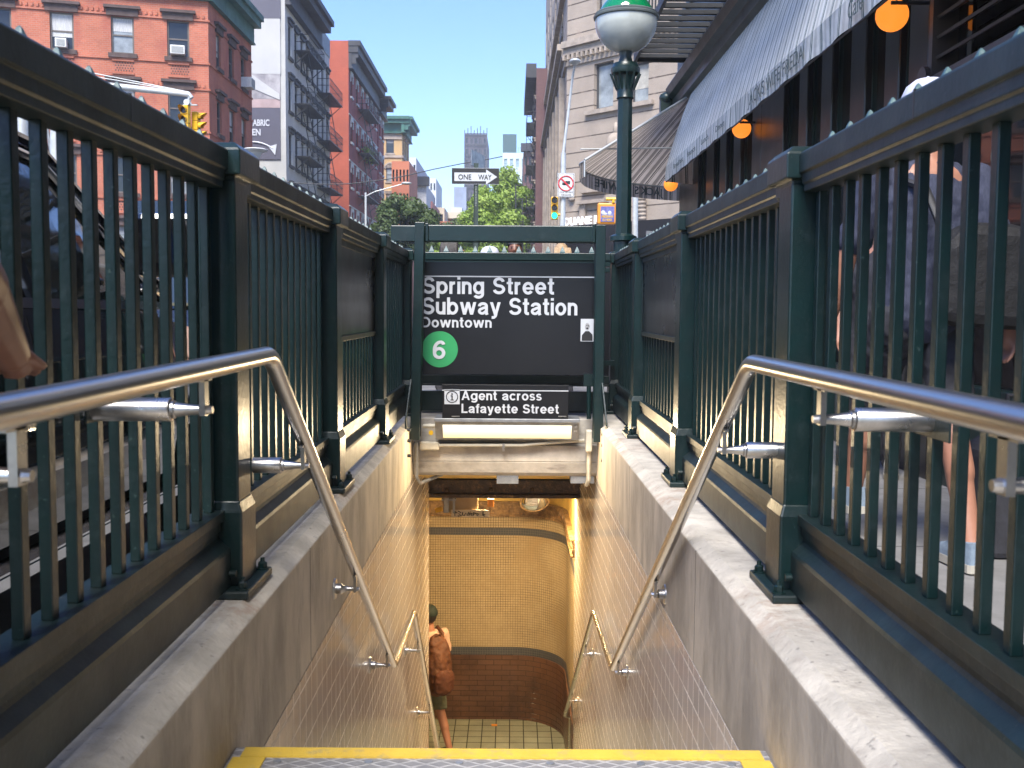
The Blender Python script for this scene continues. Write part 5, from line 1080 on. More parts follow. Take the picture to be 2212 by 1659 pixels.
part('store_cornice', B().prism([(2.33, 4.42), (2.36, 4.30), (2.44, 4.26), (2.44, 4.12), (2.52, 4.06), (2.8, 4.06), (2.8, 4.5), (2.38, 4.5)], -8, yfar + .15), FOREST, rs_, bevel=.004)
part('slate_fascia', B().box(2.5, 2.8, -8, yfar + .1, 4.5, 5.35).box(2.46, 2.8, -8, yfar + .12, 5.35, 5.45), SLATE, rs_, bevel=.004)
part('corner_scroll', B().obox((2.36, yfar + .22, 4.05), (.10, 0, 0), (0, .08, 0), (0, 0, .30)).ball((2.36, yfar + .2, 4.3), (.12, .12, .09), 12).ball((2.36, yfar + .2, 3.78), (.08, .08, .09), 12), FOREST, rs_, smooth=40)
FR = Fac((XF, yfar), (0, -1)); rc = [(1.2 + i * 2.4, 2.3 + i * 2.4, 6.2 + k_ * 3.4, 8.3 + k_ * 3.4) for i in range(18) for k_ in range(4)]
uw = fac_wall(FR, yfar + 32, 5.45, 20, rc)
for (p, q_) in (((XF, yfar), (14, yfar)), ((XF, -32), (14, -32)), ((14, -32), (14, yfar))): uw.poly([(p[0], p[1], 0 if p[0] > 3 or q_[0] > 3 else 5.4), (q_[0], q_[1], 0), (q_[0], q_[1], 20), (p[0], p[1], 20)])
uw.poly([(XF, -32, 20), (14, -32, 20), (14, yfar, 20), (XF, yfar, 20)]); part('upper_wall', uw, TANR, rs_)
for i in range(0, 18):
    for k_ in range(2):
        if i < 12: r = rc[i * 4 + k_]; window(rs_, FR, r, FRAMED, GLASSL, 'thin', SANDP)
part('house_number', text_mb('64', (XF - .06, 5.58, 1.82), (0, -1, 0), (0, 0, 1), .16, .105, bold=.03, depth=.004), mat('gold_leaf', (.35, .30, .2), .4), rs_)
fe_ = B()
y = 7.0
while y < 14.9: fe_.box(1.74, 2.44, y, y + .17, 4.60, 4.62); fe_.box(1.74, 2.44, y, y + .015, 4.57, 4.60); y += .27
fe_.box(1.70, 1.74, 6.8, 15.0, 4.55, 4.66); fe_.box(2.44, 2.485, 6.8, 15.0, 4.53, 4.66); fe_.box(1.70, 2.48, 15.0, 15.05, 4.55, 4.66)
fe2 = part('fire_escape', fe_, DARKM, rs_)
q = B()
for k_ in range(27): q.box(1.705, 1.725, 6.9 + k_ * .3, 6.92 + k_ * .3, 4.66, 5.5)
q.box(1.70, 1.73, 6.9, 15, 5.5, 5.53); part('escape_railing', q, DARKM, fe2)
# main awning
aw = thing('striped_awning', (2.2, 8, 2.8), 'long grey awning with green pinstripes over the restaurant windows', 'awning', 'striped awnings of the restaurant')
ZV0, ZV1, XV = 2.80, 2.995, 2.10
ya, yb = 2.0, 14.45; mb = B(); N = 60
for i in range(N):
    y0_, y1_ = ya + (yb - ya) * i / N, ya + (yb - ya) * (i + 1) / N; u0_, u1_ = y0_ / .21, y1_ / .21
    sag = lambda y, k=0: .012 * math.sin(y * 2.1)
    for j in range(4):
        t0, t1 = j / 4, (j + 1) / 4; X_ = lambda t, y: XV + (2.50 - XV) * t - .02 * math.sin(math.pi * t) ; Z_ = lambda t: ZV1 + (4.08 - ZV1) * t
        mb.poly([(X_(t0, y0_), y0_ + .45 * t0, Z_(t0)), (X_(t0, y1_), y1_ + .45 * t0, Z_(t0)), (X_(t1, y1_), y1_ + .45 * t1, Z_(t1)), (X_(t1, y0_), y0_ + .45 * t1, Z_(t1))], 0, [(u0_, t0), (u1_, t0), (u1_, t1), (u0_, t1)])
part('canopy', mb, AWN, aw, smooth=60)
mb = B()
for i in range(N * 2):
    y0_, y1_ = ya + (yb - ya) * i / N / 2, ya + (yb - ya) * (i + 1) / N / 2; f_ = lambda y: .012 * math.sin(y * 9)
    mb.poly([(XV + f_(y0_), y0_, ZV0), (XV + f_(y1_), y1_, ZV0), (XV, y1_, ZV1), (XV, y0_, ZV1)], 0, [(y0_ / .21, 0), (y1_ / .21, 0), (y1_ / .21, 1), (y0_ / .21, 1)])
part('valance', mb, AWN, aw, smooth=60)
mb = B().poly([(XV, yb, ZV0), (XV + .45, yb + .45, ZV0 + .02), (2.5, yb + .45, 4.08), (XV, yb, ZV1)], 0, [(0, 0), (2, 0), (2, 1), (0, 1)]); part('end_panel', mb, AWN, aw)
part('awning_frame', B().tube([(XV + .02, ya, ZV1 - .01), (XV + .02, yb, ZV1 - .01)], .014, 8).tube([(XV + .01, ya, ZV0 - .004), (XV + .01, yb, ZV0 - .004)], .008, 8), DARKM, aw)
TXT = mat('green_awning_print', (.08, .105, .105), .8, bmp=0)
def vtext(s_, pa, pb, z0_, cap): ya_, yb_ = atX(pa, 300, XV).y, atX(pb, 300, XV).y; return text_mb(s_, (XV - .022, ya_, z0_), (0, -1, 0), (0, 0, 1), abs(ya_ - yb_), cap, bold=.0, depth=.001)
for s_, pa, pb, cp, z0_ in (("JACK'S WIFE FREDA", 1619, 1737, .115, 2.84), ('Cafe', 1831, 1862, .12, 2.84), ('Breakfast', 1460, 1480, .065, 2.86), ('Brunch', 1489, 1506, .065, 2.86), ('Lunch', 1519, 1534, .065, 2.86), ('Dinner', 1550, 1568, .065, 2.86)): part('awning_lettering', vtext(s_, pa, pb, z0_, cp), TXT, aw)
# corner awning seen from inside
ca = thing('striped_awning', (1.8, 15.5, 2.8), 'rounded end awning with brown stripes seen from inside beyond the lamp post', 'awning', 'striped awnings of the restaurant')
rim = [atY(1256, 386, 14.2), Vector((.905, 14.35, 2.8)), Vector((1.025, 15.04, 2.8)), Vector((1.2, 15.5, 2.8)), Vector((1.46, 15.97, 2.8)), Vector((1.83, 16.4, 2.8)), Vector((2.3, 16.75, 2.8)), Vector((2.95, 17.1, 2.8)), Vector((3.6, 17.3, 2.8))]
rim[0] = Vector((.95, 14.0, 2.8))
def resample(P, n):
    out = []; m_ = len(P) - 1
    for i in range(n + 1):
        t = i / n * m_; k_ = min(int(t), m_ - 1); f = t - k_
        p0, p1, p2, p3 = P[max(k_ - 1, 0)], P[k_], P[k_ + 1], P[min(k_ + 2, m_)]
        out.append(.5 * ((2 * p1) + (-p0 + p2) * f + (2 * p0 - 5 * p1 + 4 * p2 - p3) * f * f + (-p0 + 3 * p1 - 3 * p2 + p3) * f ** 3))
    return out
RM = resample(rim, 48); A0 = Vector((2.46, 15.05, 4.06)); A1 = Vector((3.6, 15.25, 4.06)); mb = B(); vb = B(); acc = 0
for i in range(48):
    p, q_ = RM[i], RM[i + 1]; l = (q_ - p).length; tA = lambda k_: A0.lerp(A1, max(0, (k_ - 26) / 22)); zt_ = .2
    pu, qu = p + Vector((0, 0, .22)), q_ + Vector((0, 0, .22)); u0_, u1_ = acc / .26, (acc + l) / .26
    for j in range(3):
        t0, t1 = j / 3, (j + 1) / 3; mb.poly([pu.lerp(tA(i), t0), qu.lerp(tA(i + 1), t0), qu.lerp(tA(i + 1), t1), pu.lerp(tA(i), t1)], 0, [(u0_, t0), (u1_, t0), (u1_, t1), (u0_, t1)])
    vb.poly([p, q_, qu, pu], 0, [(u0_, 0), (u1_, 0), (u1_, 1), (u0_, 1)]); acc += l
part('canopy', mb, AWN2, ca, smooth=60); part('valance', vb, AWN2, ca, smooth=60)
fr2 = B().tube([RM[0] + Vector((0, 0, .22)), A0], .018, 8).tube([v + Vector((0, 0, .21)) for v in RM], .013, 8).tube([RM[0], RM[0] + Vector((0, 0, .22))], .012, 8); p = RM[0].lerp(A0, .5) + Vector((0, 0, .1)); fr2.tube([RM[8] + Vector((0, 0, .45)), Vector((2.5, 15.0, 3.35))], .012, 6)
part('awning_frame', fr2, POLEW, ca, smooth=50)
def rimtext(s_, k0, k1):
    mb = None
    p, q_ = RM[k0], RM[k1]; d = (q_ - p); o = p + Vector((.0, -.04, .05)); return text_mb(s_, q_ + Vector((0, -.05, .05)), -d, (0, 0, 1), d.length, .12, bold=.01, depth=.002)
part('mirrored_lettering', rimtext("JACK'S", 31, 37), TXT, ca); part('mirrored_lettering', rimtext('WIFE', 18, 27), TXT, ca)
# orange globes
for i, (px, py, Y_, lb_) in enumerate(((1927, 33, 6.6, 'largest glowing orange globe lamp at the top right under the awning'), (1602, 278, 11.2, 'middle glowing orange globe lamp under the awning'), (1449, 398, 15.0, 'smallest glowing orange globe lamp half hidden by the awning end'))):
    p = atY(px, py, Y_); g = thing('globe_lamp', p - Vector((0, 0, .1)), lb_, 'lamp', 'orange globe lamps of the restaurant')
    part('globe', B().ball(p, .1 if i < 2 else .1, 28), ORB, g, smooth=60)
    part('lamp_arm', B().tube([(p.x - .04, p.y - .09, p.z + .05), (XF, p.y - .09, p.z + .05)], .012, 8).tube([(p.x, p.y - .09, p.z + .05), (p.x, p.y, p.z + .10)], .01, 8).box(XF - .03, XF - .001, p.y - .16, p.y - .02, p.z - .02, p.z + .12), DARKM, g)
rb_ = thing('tote_bag', (2.15, 4.35, 0), 'tan and black bag standing on the sidewalk behind the railing', 'bag')
part('bag_body', B().prism([(2.0, .0), (2.35, .0), (2.4, .45), (2.33, .5), (2.02, .5), (1.97, .45)], 4.25, 4.5), CHARC, rb_, bevel=.03); part('bag_side', B().box(2.12, 2.36, 4.24, 4.251, .03, .42), mat('tan_canvas', (.26, .19, .12), .8), rb_); part('bag_handle', B().tube([(2.08, 4.37, .5), (2.1, 4.37, .68), (2.27, 4.37, .68), (2.29, 4.37, .5)], .012, 8), CHARC, rb_)

# ================================================================== STREET FURNITURE
def arrow_sign(mb_parent): pass
YO = 20.0
ow = thing('one_way_sign', (atY(1027, 500, YO).x, YO, -.15), 'black and white one way arrow sign on a green post', 'sign')
px_ = atY(1028, 450, YO).x; zt_ = atY(1028, 352, YO).z
q = B().box(px_ - .035, px_ + .035, YO + .02, YO + .03, -.15, zt_).box(px_ - .045, px_ - .035, YO, YO + .03, -.15, zt_).box(px_ + .035, px_ + .045, YO, YO + .03, -.15, zt_); part('sign_post', q, mat('green_grey_channel', (.05, .07, .06), .5, metal=.4), ow)
q = B(); z_ = 3.0
while z_ < zt_ - .3: q.box(px_ - .006, px_ + .006, YO + .017, YO + .0195, z_, z_ + .014); z_ += .03
part('post_holes', q, POLEW, ow)
a, b = atY(976, 397, YO), atY(1078, 364, YO)
pn = part('sign_panel', B().box(a.x, b.x, YO - .01, YO, a.z, b.z), INK, ow); part('panel_border', B().box(a.x - .004, b.x + .004, YO - .008, YO - .002, a.z - .006, a.z - .0005).box(a.x - .004, b.x + .004, YO - .008, YO - .002, b.z + .0005, b.z + .006), WHITE, pn)
w0, w1, w2 = atY(981.5, 391, YO - .013), atY(1050, 373, YO - .013), atY(1074, 381, YO - .013); h2 = (w1.z - w0.z)
zc_ = (w0.z + w1.z) / 2; part('arrow', B().prism([(w0.x, w0.z), (w1.x, w0.z), (w1.x, zc_ - h2 * .88), (w2.x, zc_), (w1.x, zc_ + h2 * .88), (w1.x, w1.z), (w0.x, w1.z)], YO - .013, YO - .011), WHITE, pn)
part('lettering', text_px('ONE', 990, 1018, 387.5, 376, YO - .016, bold=.012), INK, pn); part('lettering', text_px('WAY', 1033, 1062, 388, 376.5, YO - .016, bold=.012), INK, pn)
q = B(); p = Vector((px_ + .02, YO + .5, atY(1028, 347, YO + .5).z)); d = Vector((.25, .95, 0)).normalized(); q.obox(p + d * .0, d * .45, Vector((d.y, -d.x, 0)) * .004, (0, 0, .15)); pn2 = part('crossing_sign_panel', q, GREYM, ow, label='bare grey back of a second sign turned away')
q = B()
# no-truck sign and street light pole
YT = 40.0
sp_ = thing('street_light', atY(1215, 560, YT), 'tall pale street light pole with slanted arm by the sandstone building', 'street light')
g0, g1, g2, g3 = atY(1213, 640, YT), atY(1217, 330, YT), atY(1237, 165, YT), atY(1243, 134, YT - .3); g0.z = -.15
part('pole', B().tube([g0, g1], [.13, .10], 12), POLEW, sp_, smooth=40); part('lamp_arm', B().tube([g1, g1.lerp(g2, .5), g2, g3], [.06, .05, .045, .04], 8), POLEW, sp_, smooth=40)
p = atY(1242, 133, YT - .4); part('lamp_head', B().ball(p, (.22, .35, .10), 12).ball(p - Vector((0, 0, .06)), (.12, .18, .08), 12), POLEW, sp_, smooth=60)
part('cross_arm', B().tube([atY(1212, 464, YT), atY(1197, 463, YT)], .05, 8), YSIG, sp_)
nt_ = thing('no_truck_sign', atY(1222, 425, YT - .2), 'white sign with red circle barring trucks on the pale pole', 'sign')
YN = YT - .2; a, b = atY(1204, 425.5, YN), atY(1241, 374, YN); pn = part('sign_panel', B().box(a.x, b.x, YN, YN + .02, a.z, b.z), mat('white_sign_sheet', (.55, .55, .54), .4, var=.04, bmp=0), nt_, bevel=.0)
REDS = mat('red_sign_ink', (.62, .02, .03), .4, bmp=0); c = atY(1222.5, 396, YN - .01); r_ = 15.5 / FPX * YN
ti = [(c.x + r_ * math.cos(t), YN - .004, c.z + r_ * math.sin(t)) for t in [2 * math.pi * i / 40 for i in range(41)]]; part('prohibition_ring', B().tube(ti, .026, 6).bar((c.x - r_ * .7, YN - .014, c.z + r_ * .7), (c.x + r_ * .7, YN - .014, c.z - r_ * .7), .02, .05), REDS, pn)
part('truck_symbol', B().box(c.x - .02, c.x + .16, YN - .006, YN - .003, c.z - .03, c.z + .09).box(c.x - .14, c.x - .02, YN - .006, YN - .003, c.z - .06, c.z + .03).box(c.x - .1, c.x + .08, YN - .006, YN - .003, c.z - .07, c.z - .03), INK, pn)
part('lettering', text_px('LOCAL DELIVERIES', 1208, 1238, 417, 413.5, YN - .003, bold=.0, depth=.002), INK, pn); part('lettering', text_px('THIS BLOCK', 1212, 1234, 422.5, 419, YN - .003, bold=.0, depth=.002), INK, pn)
part('border', B().tube([(a.x + .03, YN - .002, a.z + .03), (b.x - .03, YN - .002, a.z + .03), (b.x - .03, YN - .002, b.z - .03), (a.x + .03, YN - .002, b.z - .03), (a.x + .03, YN - .002, a.z + .03)], .008, 4), INK, pn)
def signal_head(root, c, hs, facing, lit=None, n=3, body=YSIG):
    """c centre, hs section height, facing unit xy vector"""
    f = Vector((*facing, 0)).normalized(); s_ = Vector((f.y, -f.x, 0)); top_ = c.z + hs * n / 2
    for i in range(n):
        cc = Vector((c.x, c.y, top_ - hs * (i + .5))); part('signal_section', B().obox(cc, s_ * hs * .46, f * hs * .33, (0, 0, hs * .485)), body, root, bevel=hs * .06)
        p0 = cc + f * hs * .34; R_ = hs * .40
        part('lens', B().tube([p0, p0 + f * hs * .04], R_ * .92, 20), LENSG if lit == i else LENSK, root)
        vz = B(); m_ = 20; a_ = [rad(-35 + 250 * k_ / m_) for k_ in range(m_ + 1)]
        for k_ in range(m_):
            q0, q1 = [p0 + s_ * R_ * math.cos(t) + Vector((0, 0, R_ * math.sin(t))) for t in (a_[k_], a_[k_ + 1])]; L0_, L1_ = [hs * (.35 + .55 * max(0, math.sin(t))) for t in (a_[k_], a_[k_ + 1])]
            for rr_ in (1, .95): w0_, w1_ = [p0 + (q - p0) * rr_ for q in (q0, q1)]; vz.poly([w0_, w1_, w1_ + f * L1_, w0_ + f * L0_])
        part('visor', vz, body, root, smooth=60)
tl = thing('traffic_light', atY(1198, 473, YT), 'yellow traffic light showing green beside the pale pole', 'traffic light')
signal_head(tl, atY(1198, 450, YT), 16.2 / FPX * YT, (-.05, -1), lit=2)
# left mast arm and yellow heads
YM = 24.0
ms = thing('signal_mast', (atY(48, 400, YM).x, YM, -.15), 'white mast pole with long horizontal signal arm and guy wires', 'mast')
m0 = atY(48, 600, YM); m0.z = -.15; m1 = atY(48, 130, YM); e0 = atY(60, 170, YM); e1 = atY(280, 190, YM); e2 = atY(409, 204, YM); e3 = atY(414, 212, YM)
part('mast_pole', B().tube([m0, m1], [.17, .14], 16), POLEW, ms, smooth=40); part('mast_arm', B().tube([atY(48, 168, YM), e1, e2, e3], [.10, .075, .06, .055], 12), POLEW, ms, smooth=40)
for wp in ([atY(48, 128, YM), atY(408, 199, YM)], [atY(48, 140, YM), atY(405, 199, YM)]): part('guy_wire', B().tube(wp, .012, 5), POLEW, ms)
part('arm_end_clamp', B().tube([e3, atY(408, 222, YM), atY(402, 222, YM)], .02, 6).tube([e2, atY(407, 228, YM)], .03, 6), POLEW, ms)
pp2 = thing('street_pole', (atY(121, 400, 27).x, 27, -.15), 'second white pole with diagonal brace seen between the left railing bars', 'pole')
m0 = atY(121, 600, 27); m0.z = -.15; part('pole', B().tube([m0, atY(120, 180, 27)], .14, 14), POLEW, pp2, smooth=40); part('brace', B().tube([atY(101, 275, 27), atY(119, 368, 27)], .05, 8), GREYM, pp2)
tl2 = thing('traffic_light', atY(412, 290, YM - .3), 'yellow two faced traffic light hanging from the mast arm', 'traffic light')
hs = 18.5 / FPX * YM; cc = atY(401, 258, YM)
signal_head(tl2, cc, hs * 1.05, (-.25, -1), n=3); cc2 = atY(424, 272, YM + .25); signal_head(tl2, cc2, hs * 1.05, (1, -.15), n=3)
part('hanger', B().box(cc.x - .05, cc2.x + .1, cc.y - .02, cc.y + .06, cc.z + hs * 1.58, cc.z + hs * 1.7).tube([(cc.x + .12, YM, cc.z + hs * 1.7), atY(408, 218, YM)], .03, 8).tube([(cc.x + .05, YM - .02, cc.z + hs * 1.9), (cc.x + .05, YM - .08, cc.z + hs * 1.9)], .07, 14), POLEW, tl2)
# street lamps on left pavement
sl1 = thing('street_light', (atY(555, 400, 30).x, 30, -.15), 'white cobra head street light above the left railing', 'street light'); a = atY(570, 324, 30)
part('lamp_head', B().lathe([(.02, a.z - .30), (.10, a.z - .26), (.2, a.z - .08), (.34, a.z - .03), (.36, a.z), (.30, a.z + .03), (.02, a.z + .05)], a.x - .25, 30, 20), ACW, sl1, smooth=40); m0 = atY(520, 600, 30.3); m0.z = -.15
part('pole', B().tube([m0, atY(520, 345, 30.3), atY(527, 335, 30.2), a - Vector((.3, 0, 0))], .05, 8), POLEW, sl1, smooth=40)
sl2 = thing('street_light', (atY(790, 500, 58).x, 58, -.15), 'thin grey street light with raised arm in front of the dark tree', 'street light'); m0 = atY(790.5, 600, 58); m0.z = -.15
part('pole', B().tube([m0, atY(790, 416, 58)], [.085, .06], 10), POLEW, sl2, smooth=40); part('lamp_arm', B().tube([atY(790, 424, 58), atY(810, 414, 58), atY(872, 397, 58)], .03, 6), POLEW, sl2); part('lamp_head', B().ball(atY(878, 396, 58), (.30, .22, .08), 12), POLEW, sl2, smooth=60)
wr = B().tube([atY(545 + i * 30, [384, 388, 392, 395, 397, 398, 398, 397, 394, 390, 386, 380, 373, 366, 360, 354, 349, 344, 338][i] - 0, 50) for i in range(19)], .025, 5)
wr.build('overhead_wire', DARKM, label='thin dark overhead wire crossing the street', cat='wire')
# orange framed screen sign
OS = thing('pedestrian_signal', atY(1325, 490, 34), 'orange framed pedestrian signal cluster with a blue sticker poster', 'signal')
Y_ = 34; a, b = atY(1291, 484, Y_), atY(1331, 438, Y_); part('signal_casing', B().box(a.x, b.x, Y_, Y_ + .4, a.z, b.z), ORSIG, OS, bevel=.05); a2, b2 = atY(1297, 479, Y_), atY(1327, 446, Y_)
part('poster', B().box(a2.x, b2.x, Y_ - .02, Y_ - .002, a2.z, b2.z), mat('blue_poster', (.05, .05, .24), .5, var=.5, scale=6, bmp=0, col2=(.2, .2, .38)), OS)
part('poster_lettering', text_px('MESSIAH', 1300, 1324, 470, 465, Y_ - .025, bold=.02), YSIG, OS); part('poster_lettering', text_px('IS HERE', 1302, 1322, 477, 472.5, Y_ - .025, bold=.02), YSIG, OS)
part('poster_faces', B().ball(atY(1303, 459, Y_ - .02), (.07, .01, .07), 10).ball(atY(1317, 460, Y_ - .02), (.06, .01, .07), 10).ball(atY(1307, 462, Y_ - .02), (.08, .01, .04), 10), WHITE, OS)
c0, c1 = atY(1347, 478, Y_ + .3), atY(1364, 434, Y_ + .3); part('side_signal_frame', B().box(c0.x, c1.x, Y_ + .3, Y_ + .7, c1.z - .06, c1.z).box(c0.x, c1.x, Y_ + .3, Y_ + .7, c0.z, c0.z + .06).box(c1.x - .06, c1.x, Y_ + .3, Y_ + .7, c0.z + .06, c1.z - .06), ORSIG, OS, bevel=.02)
part('signal_brackets', B().tube([atY(1309, 430, Y_), atY(1350, 430, Y_)], .05, 8).tube([atY(1325, 430, Y_), atY(1325, 438, Y_)], .05, 8).tube([atY(1330, 490, Y_ + .1), atY(1362, 488, Y_ + .1)], .06, 8).tube([atY(1358, 478, Y_ + .1), atY(1358, 508, Y_ + .1)], .06, 8), YSIG, OS)
m0 = atY(1372, 600, Y_ + .3); m0.z = -.15; part('pole', B().tube([m0, atY(1372, 425, Y_ + .3)], .1, 12), POLEW, OS, smooth=40)
# small things behind the right railing
pz = thing('news_box_sign', atY(1437, 500, 24), 'dark camera arm and box above the right railing', 'camera'); part('camera_arm', B().bar(atY(1396, 503, 24), atY(1440, 508, 24), .12, .09), GREYM, pz); part('camera_box', B().obox(atY(1441, 506, 24), (.09, 0, 0), (0, .1, 0), (0, 0, .14)), DARKM, pz); m0 = atY(1441, 640, 24.1); m0.z = 0; part('post', B().tube([m0, atY(1441, 516, 24.1)], .05, 8), DARKM, pz)

# ================================================================== TREES
def tree(label, cx, cy, zb, zt, rx, ry, leafm, n, clumps, lsize, seed, group='street trees down the avenue'):
    rnd = random.Random(seed); rt = thing('street_tree', (cx, cy, 0), label, 'tree', group); H = zt - zb; zc = (zb + zt) / 2
    t = B().tube([(cx, cy, 0), (cx + .1, cy, zb * .5), (cx - .1, cy + .1, zb), (cx, cy, zc)], [.28, .22, .17, .08], 8)
    cls = []
    for i in range(clumps):
        while True:
            u_ = [rnd.uniform(-1, 1) for _ in range(3)]
            if sum(k_ * k_ for k_ in u_) < 1: break
        nn = max(.55, math.sqrt(sum(k_ * k_ for k_ in u_))); u_ = [k_ / nn * rnd.uniform(.62, .98) for k_ in u_]
        c = Vector((cx + u_[0] * rx, cy + u_[1] * ry, zc + u_[2] * H / 2)); cls.append((c, rnd.uniform(.13, .26) * (rx + H / 2) / 2 * 1.5))
        if i % 3 == 0: t.tube([(cx, cy, zb + rnd.uniform(-.3, .4) * H * .3), ((cx + c.x) / 2, (cy + c.y) / 2, (zb + c.z) / 2 + .4), c], [.10, .06, .02], 5)
    part('trunk', t, TRUNK, rt, smooth=60); cr = B()
    for c, r in cls:
        for _ in range(n // clumps):
            v = Vector((rnd.gauss(0, 1), rnd.gauss(0, 1), rnd.gauss(0, 1))).normalized() * r * rnd.uniform(.35, 1.08); v.z *= .75; p = c + v
            nrm = (v.normalized() + Vector((rnd.uniform(-1, 1), rnd.uniform(-1, 1), rnd.uniform(-.4, 1.2)))).normalized(); a = nrm.cross(Vector((rnd.random(), rnd.random(), .3))).normalized(); b = nrm.cross(a); s_ = lsize * rnd.uniform(.6, 1.3)
            cr.add([p - a * s_, p - b * s_ * .55, p + a * s_, p + b * s_ * .55], [(0, 1, 2, 3)])
    part('crown', cr, leafm, rt); return rt
def tpx(label, px0, px1, pyt, pyb, Y, leafm, n, clumps, ls, seed, ry=None):
    a, b = atY(px0, pyt, Y), atY(px1, pyb, Y); rx = (b.x - a.x) / 2; tree(label, (a.x + b.x) / 2, Y, max(2.2, b.z), a.z, rx, ry or rx, leafm, n, clumps, ls, seed)
tpx('dark green round street tree on the left beyond the railing', 800, 948, 430, 560, 58, LEAFD, 40000, 64, .10, 1)
tpx('bright yellow green tree in the middle behind the one way post', 1000, 1112, 408, 600, 78, LEAFL, 42000, 70, .125, 2)
tpx('tall light green tree at the right against the plum building', 1060, 1144, 368, 600, 96, LEAFL, 34000, 60, .16, 3)
tpx('small mid green tree between the dark tree and the sign post', 955, 1015, 462, 600, 110, LEAFD, 12000, 26, .19, 4)
tpx('low light green tree low under the sign crossbar at left', 915, 985, 500, 640, 66, LEAFL, 6000, 24, .17, 5)

